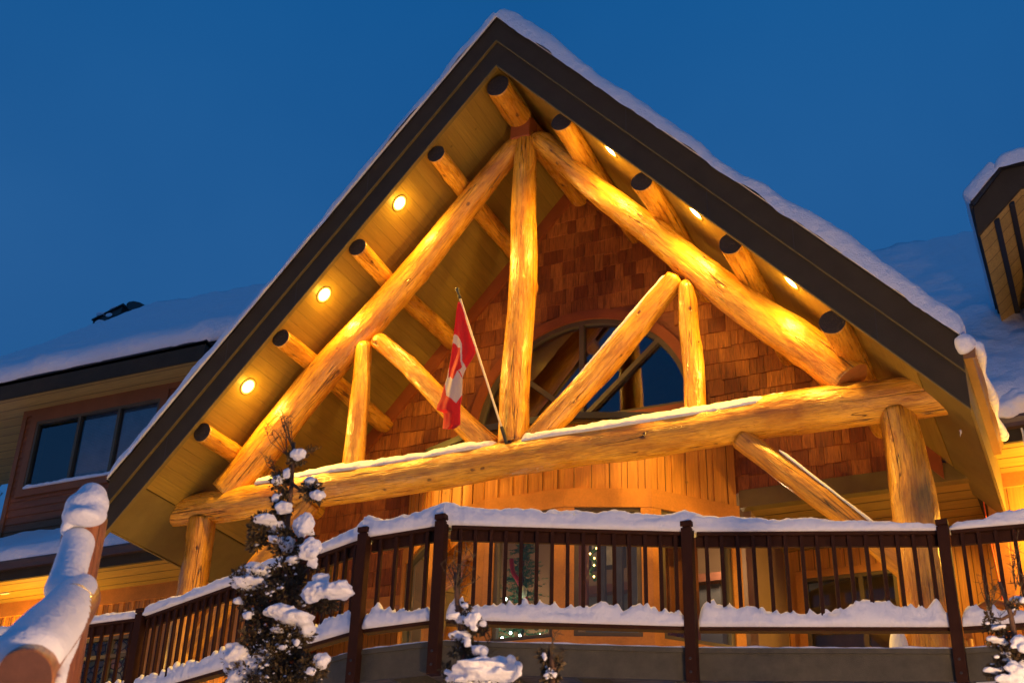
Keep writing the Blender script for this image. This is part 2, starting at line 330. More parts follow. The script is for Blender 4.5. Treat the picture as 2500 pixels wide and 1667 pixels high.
def snow_sheet(name, O, U, Vv, nrm, H, parent=None, du=.08, dv=.12, edge=(.25,.25,.25,.25), seed=0, rough=.03, mat=SNOWR, hfun=None, sag=.05):
    """snow blanket on a sloping plane O + a*U + b*Vv, thickness H, rounded down to the plane at its four edges"""
    O = V(O); U = V(U); Vv = V(Vv); nrm = V(nrm).normalized(); lu, lv = U.length, Vv.length; a = U.normalized(); b = Vv.normalized()
    nu = max(4, int(lu/du)); nv = max(4, int(lv/dv)); v = []; f = []
    def warp(i, n, l):                                   # finer near the edges
        t = i/n; return l*(t-.12*math.sin(2*math.pi*t)/1.0*.9)
    for i in range(nu+1):
        for j in range(nv+1):
            x = warp(i, nu, lu); y = warp(j, nv, lv); h = H*(hfun(x, y) if hfun else 1)
            k = 1.0
            for e, dd in zip(edge, (x, lu-x, y, lv-y)):
                if e > 0 and dd < e: k *= math.sqrt(max(0, 1-(1-dd/e)**2))
            p = O+a*x+b*y; q = p+nrm*(h*k)
            d = rough*(nz(q, 1.5, seed)*1.6+nz(q, 4, seed)+.5*nz(q, 11, seed)); q += nrm*d
            ee = min(x if edge[0] else 9, lu-x if edge[1] else 9, y if edge[2] else 9, lv-y if edge[3] else 9)
            if ee < .001: q += V((0, 0, -sag*(.4+.6*abs(nz(q, 3, seed)))))
            v.append(tuple(q))
    for i in range(nu):
        for j in range(nv): s = i*(nv+1)+j; f.append((s, s+nv+1, s+nv+2, s+1))
    b0 = len(v); cs = [O+nrm*-.01, O+U+nrm*-.01, O+U+Vv+nrm*-.01, O+Vv+nrm*-.01]; v += [tuple(c) for c in cs]; f.append((b0, b0+1, b0+2, b0+3))
    me = bpy.data.meshes.new(name); me.from_pydata(v, [], f); me.update(); me.materials.append(mat)
    for p in me.polygons: p.use_smooth = True
    bm = bmesh.new(); bm.from_mesh(me); bmesh.ops.recalc_face_normals(bm, faces=bm.faces); bm.to_mesh(me); bm.free()
    o = bpy.data.objects.new(name, me); C.objects.link(o)
    if parent: o.parent = parent
    return o
def blob(name, balls, parent, mat=SNOW, seed=0, vox=.02, rough=.12, smooth=4):
    """lumps of snow fused into one surface"""
    bm = bmesh.new()
    for c, r in balls:
        t = bmesh.ops.create_icosphere(bm, subdivisions=3, radius=1)
        for q in t['verts']:
            d = q.co.copy(); k = 1+rough*(nz(d+V(c)*3, 1.7, seed)+.6*nz(d+V(c)*3, 3.9, seed)); q.co = V(c)+V((d.x*r[0]*k, d.y*r[1]*k, d.z*r[2]*k))
    me = bpy.data.meshes.new(name); bm.to_mesh(me); bm.free(); me.materials.append(mat)
    for p in me.polygons: p.use_smooth = True
    o = bpy.data.objects.new(name, me); C.objects.link(o); o.parent = parent
    md = o.modifiers.new('fuse', 'REMESH'); md.mode = 'VOXEL'; md.voxel_size = vox; md.use_smooth_shade = True
    ms = o.modifiers.new('soft', 'SMOOTH'); ms.iterations = smooth; ms.factor = .5
    return o
def frame(p0, p1):                                       # wall frame: s along, d outward (towards the street), z up
    p0 = V((p0[0], p0[1], 0)); p1 = V((p1[0], p1[1], 0)); a = (p1-p0).normalized(); nrm = V((a.y, -a.x, 0))
    return (lambda s, d, z: p0+a*s+nrm*d+V((0, 0, z))), (p1-p0).length
# ------------------------------------------------------------------ dimensions
XC, HW, ZR, SL = -6.4033, 5.5345, 13.09, 6.2525/5.5345   # gable centre, half width, ridge height, slope
YF, YT, YW, YM = 13.0, 14.0, 16.12, 16.7                  # fascia, truss, shingled gable wall, main wall
ZD, ZRAIL = 3.3, 4.4                                      # deck, rail
SOF = 12.36                                               # soffit height at the ridge
GROUND = -1.7
tag(snow_sheet('ground', (-120, -60, GROUND), (240, 0, 0), (0, 200, 0), (0, 0, 1), .001, None, 4, 4, (0,0,0,0), 3, .12, SNOW), kind='structure')
lodge = tag(empty('lodge', (XC, YW, GROUND)), 'large log lodge with a steep lit gable and log truss behind a snowy deck', 'lodge')
def L_(o): o.parent = lodge; o.matrix_parent_inverse = Matrix.Translation((-XC, -YW, -GROUND)); return o
class Par: pass
_mk = MB.build
def lb(mb, name, mats, **k):                               # part of the lodge
    o = mb.build(name, mats, None, **k); return L_(o)
def llog(*a, **k):
    o = make_log(*a, None, **k); o.parent = lodge; o.matrix_parent_inverse = Matrix.Translation((-XC, -YW, -GROUND)); return o
# ------------------------------------------------------------------ gable roof, fascia, soffit
def gz(x, z0): return z0-abs(x-XC)*SL
YB = 23.0
for sgn in (-1, 1):
    xe = XC+sgn*HW
    # roof deck
    xi = xe-sgn*.035
    m = MB(); m.prism([(XC, YF+.06, ZR-.02), (xi, YF+.06, gz(xi, ZR-.02)), (xi, YF+.06, gz(xi, SOF+.03)), (XC, YF+.06, SOF+.03)], (0, YB-YF, 0)); lb(m, 'roof', FASCIA)
    # soffit boards as a thin panel in its own frame: local x down the slope, y along the eave
    ln = math.hypot(HW-.5, (HW-.5)*SL); m = MB(); m.box(0, ln, 0, 3.2, -.02, 0)
    o = m.build('soffit', SOFFIT); ang = math.atan(SL)
    o.matrix_world = Matrix.Translation((XC, YF+.06, SOF+.022)) @ (Matrix.Rotation(ang if sgn > 0 else math.pi-ang, 4, 'Y') @ Matrix.Scale(1 if sgn > 0 else -1, 4, (0, 0, 1)))
    mw = o.matrix_world.copy(); L_(o); o.matrix_basis = mw
    # fascia: upper board proud of lower board, drip edge
    nx = sgn
    def fb(zt, zb, y0, y1, nm, mat, ext=0.0):
        x1 = xe+sgn*ext
        m = MB(); m.prism([(XC, y0, ZR+zt), (x1, y0, gz(x1, ZR+zt)), (x1, y0, gz(x1, ZR+zb)), (XC, y0, ZR+zb)], (0, y1-y0, 0)); return lb(m, nm, mat)
    fb(-.02, -.41, YF-.035, YF+.058, 'fascia', FASCIA)
    fb(-.41, -.425, YF-.042, YF+.03, 'fascia_bead', TRIMOL)
    fb(-.425, -.83, YF, YF+.05, 'fascia', FASCIA)
    fb(-.83, -.85, YF-.006, YF+.056, 'fascia_bead', TRIMOL)
    fb(.025, -.02, YF-.06, YF+.3, 'drip_edge', BLACKM, .03)
    for k_, (xx, za, zb_, yy) in enumerate(((1.9, -.03, -.405, YF-.0355), (3.9, -.03, -.405, YF-.0355), (2.9, -.43, -.825, YF-.0006), (4.7, -.43, -.825, YF-.0006))):
        x_ = XC+sgn*xx; m = MB(); m.prism([(x_, yy, gz(x_, ZR+za)), (x_+.006, yy, gz(x_+.006, ZR+za)), (x_+.006, yy, gz(x_+.006, ZR+zb_)), (x_, yy, gz(x_, ZR+zb_))], (0, -.0012, 0)); lb(m, 'board_joint', BLACKM)
    # boxed eave
    m = MB(); x0 = XC+sgn*(HW-.5); ze = gz(xe, ZR-.02)
    zb = gz(x0, SOF)-.02
    m.prism([(x0, YF+.06, zb+.02), (xi, YF+.06, zb-.48), (xi, YF+.06, zb-.5), (x0, YF+.06, zb)], (0, 3.6, 0)); lb(m, 'eave_soffit', TRIMOL)
    m = MB(); m.box(min(xe, xe-sgn*.03), max(xe, xe-sgn*.03), YF+.06, YF+3.6, zb-.52, ze-.04); lb(m, 'eave_board', TRIMOL)
# shingle strip under the snow (ragged dark line)
# ------------------------------------------------------------------ roof snow on the gable
ns = 1/math.hypot(1, SL)
for sgn in (-1, 1):
    U = V((sgn*(HW+.03), 0, -(HW+.03)*SL)); n_ = V((sgn*SL, 0, 1))
    tag(snow_sheet('roof_snow', (XC-sgn*.02, YF-.1, ZR+.03), U, (0, 9.5, 0), n_, .2 if sgn > 0 else .15, None, .05, .08, (0, .5, .18, .4), 11+sgn, .024, hfun=lambda x, y: 1+.25*math.sin(x*.9+1)*.6+.15*math.sin(x*2.3)),
        'thick snow on the %s slope of the steep gable roof' % ('right' if sgn > 0 else 'left'), 'snow', None, 'stuff')
# ------------------------------------------------------------------ truss logs, all on the plane y = 14
T = lambda x, y, Y=YT: at(x, y, 'Y', Y)
beam = [(-11.72, YT, 6.68), (-10.6, YT, 6.67), (-9, YT, 6.70), (-7.4, YT, 6.68), (-6, YT, 6.70), (-4.4, YT, 6.70), (-3, YT, 6.74), (-1.9, YT, 6.73), (-1.02, YT, 6.68)]
llog('tie_beam', beam, [.20, .235, .235, .23, .225, .235, .24, .26, .23], seed=1, ends=(CUT, CUT), knots=16, wob=.07)
llog('king_post', [T(1287, 315), T(1278, 560), T(1268, 800), T(1252, 1090)], [.15, .182, .19, .198], seed=2, rnd_end=(.25, 0), knots=8, wob=.05)
llog('rafter_log', [T(1276, 335), T(1066, 591), T(880, 815), T(682, 1050), T(552, 1204)], [.15, .19, .215, .245, .25], seed=3, rnd_end=(.3, 0), knots=10)
llog('rafter_log', [T(1300, 333), T(1425, 432), T(1627, 595), T(1840, 762), T(2070, 938)], [.15, .175, .20, .235, .26], seed=4, rnd_end=(.3, 0), knots=14, wob=.08)
llog('strut_log', [T(893, 832, YT-.06), T(884, 950, YT-.03), T(864, 1165)], [.11, .135, .15], seed=5, rnd_end=(.12, 0), knots=5)
llog('strut_log', [T(1676, 682, YT-.06), T(1683, 750, YT-.05), T(1683, 810, YT-.02), T(1690, 860), T(1693, 906), T(1697, 1018)], [.10, .125, .13, .135, .13, .133], seed=6, rnd_end=(.14, 0), knots=6, wob=.05)
llog('web_log', [T(915, 826, YT-.05), T(1010, 905, YT-.03), T(1196, 1098)], [.125, .135, .165], seed=7, rnd_end=(.1, 0), knots=6)
llog('web_log', [T(1655, 672, YT-.05), T(1472, 888, YT-.03), T(1298, 1092)], [.135, .165, .17], seed=8, rnd_end=(.05, 0), knots=6)
llog('log_post', [(-11.12, YT, ZD), (-11.12, YT, 4.6), (-11.1, YT, 6.5)], [.22, .2, .185], seed=9, knots=8)
llog('log_post', [(-1.72, YT, ZD), (-1.66, YT, 4.4), (-1.7, YT, 5.4), (-1.74, YT, 6.55)], [.27, .245, .245, .205], seed=10, knots=12, wob=.09)
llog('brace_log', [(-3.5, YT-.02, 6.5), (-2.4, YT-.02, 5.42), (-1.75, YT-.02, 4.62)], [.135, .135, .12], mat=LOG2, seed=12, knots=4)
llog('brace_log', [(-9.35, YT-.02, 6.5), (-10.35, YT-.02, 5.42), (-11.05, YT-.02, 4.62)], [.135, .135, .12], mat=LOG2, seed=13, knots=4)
# purlins, along y
llog('ridge_purlin', [(XC-.02, YF+.14, 12.0), (XC-.02, YF+.9, 11.98)], [.17, .18], seed=20, ends=(ENDGRAIN, CUT), knots=3)
llog('ridge_purlin', [(XC, YT+.1, 12.0), (XC, YW+.1, 12.0)], [.17, .17], seed=21, knots=2)
m = MB(); m.box(XC-.16, XC+.14, YT-.14, YT+.16, 11.62, 12.0); lb(m, 'ridge_block', TRIMD, bevel=.02)
for i, (x, r) in enumerate(((.96, .135), (2.08, .135), (3.15, .135), (4.25, .14))):
    for sgn in (-1, 1):
        xx = XC+sgn*x+(-.03 if sgn > 0 else 0.); rr = r*(1.12 if sgn > 0 else 1)
        z = gz(xx, SOF)-rr*1.42
        llog('purlin_log', [(xx, YF+.13, z), (xx+.02*sgn, YT+.5, z+.01), (xx, YW+.1, z)], [rr*.95, rr, rr*1.02], seed=30+i*2+sgn, ends=(ENDGRAIN, CUT), knots=5)
# snow on the truss
for a, b, wd, hh in ((-10.2, -6.6, .15, .06), (-6.25, -2.75, .16, .075)):
    pth = []
    k = a
    while k <= b: pth.append((k, YT-.055, 6.72+.16+.006*math.sin(k*1.7))); k += .2
    tag(snow_strip('beam_snow', pth, wd, lambda s, p: (hh+.02)*(1+.3*nz(p, 2, 4)), None, seed=int(a*3), under=.06, rough=.02, box=1.0, wfun=lambda s, p: 1+.25*nz(p, 3, 8)),
        'thin bright snow lying on the tie beam %s of the king post' % ('left' if a < -7 else 'right'), 'snow', None, 'stuff')
for pa, pb, sd_, lab in ((T(1655, 672).lerp(T(1298, 1092), .04), T(1655, 672).lerp(T(1298, 1092), .95), 1, 'snow dusting on the upper side of the right diagonal web log'), (T(1010, 905), T(1185, 1085), 2, 'snow dusting on the upper side of the left diagonal web log'),
                         (V((-3.1, YT-.02, 6.21)), V((-1.98, YT-.02, 5.03)), 3, 'snow strip on the brace below the right end of the beam')):
    dd = (pb-pa).normalized(); off = V((0, 0, 0))
    if sd_ < 3: off = (V((0, 0, 1))-dd*dd.z).normalized()*(.12 if sd_ == 1 else .095)+V((0, -.03, 0))
    else: off = V((.07, 0, .04))
    if sd_ == 3: off = (V((0, 0, 1))-dd*dd.z).normalized()*.085+V((0, -.04, 0))
    tag(snow_strip('web_snow', [pa.lerp(pb, t/12)+off*(.9) for t in range(13)], .095, lambda s, p: .022*(1+.6*nz(p, 3, sd_)), None, seed=40+sd_, under=.03, rough=.008), lab, 'snow', None, 'stuff')
# ------------------------------------------------------------------ recessed lights
def spot(name, loc, P, parent, dirv=(0, 0, -1), size=150, blend=.6, rad=.06, col=WARM):
    l = bpy.data.lights.new(name, 'SPOT'); l.energy = P; l.color = col; l.spot_size = R(size); l.spot_blend = blend; l.shadow_soft_size = rad
    l.use_nodes = True; ln = l.node_tree; fo = ln.nodes.new('ShaderNodeLightFalloff'); fo.inputs[0].default_value = 1; fo.inputs[1].default_value = 1.1; ln.links.new(fo.outputs['Quadratic'], ln.nodes['Emission'].inputs['Strength'])
    o = bpy.data.objects.new(name, l); C.objects.link(o); o.location = loc; o.rotation_euler = V(dirv).to_track_quat('-Z', 'Y').to_euler(); o.parent = parent; return o
def pointl(name, loc, P, parent, rad=.08, col=WARM):
    l = bpy.data.lights.new(name, 'POINT'); l.energy = P; l.color = col; l.shadow_soft_size = rad
    o = bpy.data.objects.new(name, l); C.objects.link(o); o.location = loc; o.parent = parent; return o
def disc(mb, c, nrm, r0_, r1, d0, d1, n=28, mi=0):
    nrm = V(nrm).normalized(); a = nrm.cross(V((0, 1, 0))).normalized(); b = nrm.cross(a)
    ring = lambda r, d: [V(c)+nrm*d+(a*math.cos(2*math.pi*k/n)+b*math.sin(2*math.pi*k/n))*r for k in range(n)]
    if r0_ <= 0: mb.face(ring(r1, d1), mi); mb.face(ring(r1, d0)[::-1], mi); A, B = ring(r1, d0), ring(r1, d1)
    else: A, B = ring(r1, d0), ring(r1, d1)
    i = len(mb.v); mb.v += [tuple(p) for p in A+B]
    for k in range(n): mb.f.append((i+k, i+(k+1) % n, i+n+(k+1) % n, i+n+k)); mb.m.append(mi)
    if r0_ > 0:
        A2, B2 = ring(r0_, d0), ring(r0_, d1); j = len(mb.v); mb.v += [tuple(p) for p in A2+B2]
        for k in range(n):
            mb.f.append((j+k, j+n+k, j+n+(k+1) % n, j+(k+1) % n)); mb.m.append(mi)
            mb.f.append((i+n+k, i+n+(k+1) % n, j+n+(k+1) % n, j+n+k)); mb.m.append(mi)
lpos = [('upper', (975, 496), (1491, 368)), ('middle', (791, 719), (1699, 520)), ('lower', (605, 943), (1932, 689))]
for sgn in (-1, 1):
    for nm, *dx in lpos:
        q = dx[(sgn+1)//2]; dr = at(q[0], q[1], 'Y', 1.0); t_ = (SOF+sgn*SL*XC)/(dr.z+sgn*SL*dr.x); p = dr*t_
        nrm = V((-sgn*SL, 0, -1)).normalized()
        e = tag(empty('recessed_light', p), '%s of the three round downlights glowing in the %s soffit of the gable' % (nm, 'left' if sgn < 0 else 'right'), 'downlight', 'downlights in the gable soffit')
        m = MB(); disc(m, (0,0,0), nrm, .106, .13, -.005, .012); m.build('trim_ring', CUT if 0 else TRIMOL, e, True)
        m = MB(); disc(m, (0,0,0), nrm, 0, .105, -.004, .006); m.build('lens', LENS, e)
        spot('lamp', nrm*.06, 430, e, (nrm*.8+V((0, .15, -.7))).normalized(), 158, .9, .06)
        pointl('added_glow', nrm*.13, 9, e, .05)  # extra point lamp added to pool light on the boards, like bloom
# ------------------------------------------------------------------ shingled gable wall with arched window
AX, AZ, AR = -6.34, 8.12, 1.73                             # arch centre x, sill height, radius
def wall_gable():
    m = MB(); n = 60; x0, x1 = XC-4.9, XC+4.9
    xs = sorted(set([x0+(x1-x0)*k/n for k in range(n+1)]+[AX-AR, AX+AR]+[AX-AR*math.cos(math.pi*k/40) for k in range(41)]))
    for a, b in zip(xs, xs[1:]):
        ta, tb = gz(a, SOF), gz(b, SOF); c = (a+b)/2
        if abs(c-AX) < AR:
            ha = AZ+math.sqrt(max(0, AR*AR-(a-AX)**2)); hb = AZ+math.sqrt(max(0, AR*AR-(b-AX)**2))
            m.face([(a, YW, ha), (b, YW, hb), (b, YW, tb), (a, YW, ta)]); m.face([(a, YW, 6.74), (b, YW, 6.74), (b, YW, AZ), (a, YW, AZ)])
        else: m.face([(a, YW, 6.74), (b, YW, 6.74), (b, YW, tb), (a, YW, ta)])
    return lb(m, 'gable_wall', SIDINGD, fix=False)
wall_gable()
def shingles(name, x0, x1, z0, z1, Y, inside, seed=0, expo=.245):
    rng = random.Random(seed); m = MB(); tones = []; row = 0; z = z0
    while z < z1:
        x = x0-rng.random()*.2
        while x < x1:
            wd = rng.choice([.10, .14, .17, .2, .22, .25]); g = rng.uniform(.003, .009)
            zb = z+rng.uniform(-.016, .014)+ (rng.random() < .06)*rng.uniform(-.05, .0); zt = z+expo+.05
            th = rng.uniform(.018, .034); a, b = x, x+wd-g
            if inside(a, b, zb, zb+expo):
                tl = rng.uniform(-.004, .004)
                m.box8([(a, Y-th-tl, zb), (b, Y-th+tl, zb+rng.uniform(-.006, .006)), (b, Y+.001, zb), (a, Y+.001, zb), (a, Y-.008, zt), (b, Y-.008, zt), (b, Y+.001, zt), (a, Y+.001, zt)])
                t = rng.random(); tones += [t]*6
            x += wd
        z += expo; row += 1
    o = m.build(name, SHAKE, fix=False); at_ = o.data.attributes.new('tone', 'FLOAT', 'FACE'); at_.data.foreach_set('value', tones); return L_(o)
def ins_g(a, b, zb, zt):
    if min(gz(a, SOF), gz(b, SOF))-.18 < zb+.02: return False
    for x in (a, b):
        for z in (zb, zt):
            if AZ-.05 < z and math.hypot(x-AX, z-AZ) < AR+.03: return False
    return True
shingles('cedar_shingles', XC-4.85, XC+4.85, 6.72, 12.3, YW, ins_g, 5)
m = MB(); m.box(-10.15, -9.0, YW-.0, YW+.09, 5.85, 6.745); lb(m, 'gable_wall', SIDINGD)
shingles('cedar_shingles', -10.1, -8.95, 5.8, 6.72, YW-.002, lambda a, b, z0, z1: a > -10.12 and b < -8.9, 8)
m = MB(); m.box(-10.25, -10.1, YW-.06, YW+.09, 5.8, 6.74); m.box(-10.1, -8.95, YW-.065, YW+.09, 5.7, 5.85); lb(m, 'gable_trim', TRIM)
# trim boards under the soffit and around the arch
for sgn in (-1, 1):
    m = MB(); xe = XC+sgn*4.9
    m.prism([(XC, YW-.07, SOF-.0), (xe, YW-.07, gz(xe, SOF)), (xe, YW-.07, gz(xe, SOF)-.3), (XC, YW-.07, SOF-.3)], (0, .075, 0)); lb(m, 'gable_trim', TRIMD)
def arch_band(r0_, r1, y0, y1, a0=0, a1=180, n=48):
    m = MB(); P = []
    for k in range(n+1):
        t = R(a0+(a1-a0)*k/n); P.append((math.cos(t), math.sin(t)))
    for (c0, s0), (c1, s1) in zip(P, P[1:]):
        q = [(AX+c0*r0_, AZ+s0*r0_), (AX+c0*r1, AZ+s0*r1), (AX+c1*r1, AZ+s1*r1), (AX+c1*r0_, AZ+s1*r0_)]
        m.box8([(x, y0, z) for x, z in q]+[(x, y1, z) for x, z in q])
    return m
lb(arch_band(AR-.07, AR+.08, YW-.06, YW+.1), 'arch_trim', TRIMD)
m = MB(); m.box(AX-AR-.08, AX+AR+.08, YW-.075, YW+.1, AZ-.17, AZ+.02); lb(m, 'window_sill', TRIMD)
aw = lb(arch_band(AR-.14, AR-.07, YW-.02, YW+.08), 'arched_window', FRAME)
def sub(mb, name, mats, par, **k):
    o = mb.build(name, mats, par, **k); o.matrix_parent_inverse = Matrix.Translation((-XC, -YW, -GROUND)) @ Matrix.Identity(4) if False else Matrix.Identity(4); return o
m = MB(); m.box(AX-AR+.07, AX+AR-.07, YW+.0, YW+.08, AZ+.02, AZ+.09)
for ang in (90, 42, 138):
    d = V((math.cos(R(ang)), 0, math.sin(R(ang)))); m.bar(V((AX, YW+.02, AZ+.05)), V((AX, YW+.02, AZ+.05))+d*(AR-.12), .07, .08, (0, 1, 0))
sub(m, 'mullion', FRAME, aw)
m = MB(); P = [(AX+(AR-.10)*math.cos(R(180*k/40)), YW+.05, AZ+.05+(AR-.15)*math.sin(R(180*k/40))) for k in range(41)]; m.face(P)
sub(m, 'glass', GLASSU, aw)
# room behind the arch
m = MB(); m.box(AX-3, AX+3, YW+3.5, YW+3.6, 6.5, 12.5)
lb(m, 'inner_wall', TRIMOL)
for sgn in (-1, 1):
    m = MB(); m.prism([(XC, YW+.12, 11.6), (XC+sgn*4.4, YW+.12, 11.6-4.4*SL), (XC+sgn*4.4, YW+.12, 11.5-4.4*SL), (XC, YW+.12, 11.5)], (0, 3.4, 0)); lb(m, 'inner_ceiling', TRIMD)
# ------------------------------------------------------------------ bay window
B = [(-9.0, 16.0), (-8.08, 15.05), (-7.08, 14.66), (-6.0, 14.66), (-4.98, 15.05), (-4.12, 16.0)]
ZWB, ZWT, ZBR = 4.58, 6.22, 7.40
def battens(m, F, L, z0, z1, d=.0, gap=.2, wd=.04, th=.022, mi=0, start=.1):
    s = start
    while s < L-.02: m.box(s-wd/2, s+wd/2, d, d+th, z0, z1, mi, F); s += gap
for i, (p0, p1) in enumerate(zip(B, B[1:])):
    F, L = frame(p0, p1)
    m = MB(); m.box(0, L, -.1, 0, ZD, ZWB-.1, 0, F); battens(m, F, L, ZD, ZWB-.2, 0, .2); lb(m, 'siding', SIDING)
    m = MB(); m.box(0, L, -.1, 0, ZWT+.1, ZBR, 0, F); battens(m, F, L, ZWT+.26, ZBR, 0, .21, start=.13, wd=.05, th=.016)
    lb(m, 'siding', SIDING)
    m = MB(); cw = .13
    m.box(-.01, cw, -.1, .035, ZWB-.2, ZWT+.02, 0, F); m.box(L-cw, L+.01, -.1, .035, ZWB-.2, ZWT+.02, 0, F)
    m.box(-.015, L+.015, -.1, .04, ZWT+.02, ZWT+.27, 0, F); m.box(cw, L-cw, -.1, .037, ZWB-.2, ZWB, 0, F); lb(m, 'bay_trim', TRIM)
    m = MB(); fw_ = .055; s0, s1 = cw, L-cw
    for a in ((s0, s0+fw_, ZWB, ZWT+.02), (s1-fw_, s1, ZWB, ZWT+.02), (s0+fw_, s1-fw_, ZWB, ZWB+fw_), (s0+fw_, s1-fw_, ZWT-.03, ZWT+.02)): m.box(a[0], a[1], -.08, .01, a[2], a[3], 0, F)
    wn = lb(m, 'bay_window', FRAME)
    m = MB(); m.face([F(s0+.02, -.05, ZWB+.02), F(s1-.02, -.05, ZWB+.02), F(s1-.02, -.05, ZWT), F(s0+.02, -.05, ZWT)]); sub(m, 'glass', GLASS, wn)
m = MB(); m.box(-8.9, -4.2, YW-.02, YW+.06, 7.4, 7.5)
def ctr(p, k): c = V((-6.55, 16.2, 0)); q = V((p[0], p[1], 0)); return c+(q-c)*k
m = MB(); m.prism([tuple(ctr(p, 1.05))[:2]+(ZBR,) for p in B]+[(-4.1, YW, ZBR), (-9.1, YW, ZBR)], (0, 0, .03)); lb(m, 'bay_soffit', TRIMOL)
m = MB(); m.prism([tuple(ctr(p, 1.08))[:2]+(ZBR+.03,) for p in B]+[(-4.05, YW, ZBR+.03), (-9.15, YW, ZBR+.03)], (0, 0, .09)); lb(m, 'bay_roof', BLACKM)
tag(snow_sheet('bay_roof_snow', (-8.2, 15.0, ZBR+.13), (3.3, 0, 0), (0, 1.1, 0), (0, 0, 1), .05, None, .1, .1, (.1,.1,.1,0), 7, .01, SNOW, sag=0), 'thin snow on the flat roof of the bay behind the king post', 'snow', None, 'stuff')
# ------------------------------------------------------------------ recessed porch right and left, main walls
def recess(x0, x1, nm):
    m = MB(); m.box(x0, x1, YW-.05, YW+.1, 6.5, 6.745); lb(m, 'porch_beam', TRIMOL)
    m = MB(); m.box(x0, x1, YW+.1, 18.1, 6.52, 6.56); lb(m, 'porch_soffit', SOFFITX)
    F, L = frame((x0, 18.0), (x1, 18.0)); return F, L
F, L = recess(-4.1, -1.08, 'r')
def window(F, s0, s1, z0, z1, trim=TRIM, tw=.11, mull=(), glass=GLASS, frm=FRAME, par=None, d=0.0, trimtop=.0, barz=()):
    m = MB()
    for a in ((s0-tw, s0, z0-tw, z1+tw), (s1, s1+tw, z0-tw, z1+tw), (s0, s1, z1, z1+tw+trimtop), (s0, s1, z0-tw, z0)): m.box(a[0], a[1], d+.002, d+.04, a[2], a[3], 0, F)
    tr = lb(m, 'window', trim); m = MB(); f = .05
    for a in ((s0, s0+f, z0, z1), (s1-f, s1, z0, z1), (s0+f, s1-f, z0, z0+f), (s0+f, s1-f, z1-f, z1)): m.box(a[0], a[1], d-.06, d+.03, a[2], a[3], 0, F)
    for q in mull: m.box(q-.03, q+.03, d-.06, d+.028, z0+f, z1-f, 0, F)
    for q in barz: m.box(s0+f, s1-f, d-.06, d+.026, q-.03, q+.03, 0, F)
    sub(m, 'window_frame', frm, tr)
    m = MB(); m.face([F(s0+.02, d-.03, z0+.02), F(s1-.02, d-.03, z0+.02), F(s1-.02, d-.03, z1-.02), F(s0+.02, d-.03, z1-.02)]); sub(m, 'glass', glass, tr)
    return tr
def wall(F, L, z0, z1, holes=(), mat=SIDING, gap=.2, bat=True, nm='siding', th=.1):
    """siding wall with openings (s0,s1,z0,z1), battens broken at the openings"""
    m = MB(); xs = sorted(set([0, L]+[h[0] for h in holes]+[h[1] for h in holes]))
    for a, b in zip(xs, xs[1:]):
        c = (a+b)/2; cur = z0
        for h in sorted([h for h in holes if h[0] < c < h[1]], key=lambda h: h[2]):
            if h[2] > cur: m.box(a, b, -th, 0, cur, h[2], 0, F)
            cur = h[3]
        if cur < z1: m.box(a, b, -th, 0, cur, z1, 0, F)
    s = .1
    while bat and s < L:
        cur = z0
        for h in sorted([h for h in holes if h[0]-.12 < s < h[1]+.12], key=lambda h: h[2]):
            if h[2]-.12 > cur: m.box(s-.02, s+.02, 0, .02, cur, h[2]-.12, 0, F)
            cur = h[3]+.12
        if cur < z1: m.box(s-.02, s+.02, 0, .02, cur, z1, 0, F)
        s += gap
    return lb(m, nm, mat)
# back wall of the right recess, window between x = -3.2 and -1.6
wa_, wb2 = at(1965, 1450, 'Y', 18).x+4.1, at(2195, 1450, 'Y', 18).x+4.1
wall(F, L, ZD, 6.52, [(wa_, wb2, 4.0, 6.1)], SIDING); window(F, wa_, wb2, 4.0, 6.1, mull=((wa_+wb2)/2+.15,), glass=GLASS)
F2, L2 = frame((-1.08, YW+.1), (-1.08, 18.0)); 
m = MB(); m.box(-1.10, -1.0, YM, 18.1, ZD, 6.75); lb(m, 'side_wall', TRIMD)
F, L = recess(-11.7, -10.25, 'l'); F, L = frame((-11.7, 18.0), (-9.0, 18.0)); m = MB(); m.box(-10.25, -9.0, YW+.1, 18.1, 6.52, 6.56); lb(m, 'porch_soffit', SOFFITX)
wall(F, L, ZD, 6.52, [(.9, 2.3, 3.5, 5.6)], SIDING); window(F, .9, 2.3, 3.5, 5.6, mull=(1.6,))
m = MB(); m.box(-11.75, -11.65, YM, 18.1, ZD, 6.75); lb(m, 'side_wall', TRIMD)
# main walls left and right at y = 16.7
def sx(px, py): return at(px, py, 'Y', YM)
F, L = frame((-21, YM), (-11.75, YM)); 
a, b = sx(175, 1500), sx(372, 1470)
w0, w1 = a.x+21, b.x+21
wall(F, L, ZD-.5, 6.75, [(w0, w1, 3.4, 5.95)], SIDING, .21)
tr = window(F, w0, w1, 3.4, 5.95, TRIM, .14, mull=(w0+(w1-w0)*.56,), trimtop=.1, barz=(5.62,))
m = MB(); m.box(0, L, .0, .03, 6.5, 6.75, 0, F); m.box(L-.13, L+.01, -.1, .033, ZD-.5, 6.5, 0, F); lb(m, 'frieze_board', TRIM)
F, L = frame((-1.08, YM), (6, YM)); wall(F, L, ZD-.5, 6.75, (), SIDING, .42)
m = MB(); m.box(0, L, .0, .03, 6.56, 6.75, 0, F); m.box(-.01, .16, -.1, .034, ZD-.5, 6.56, 0, F); lb(m, 'frieze_board', TRIM)
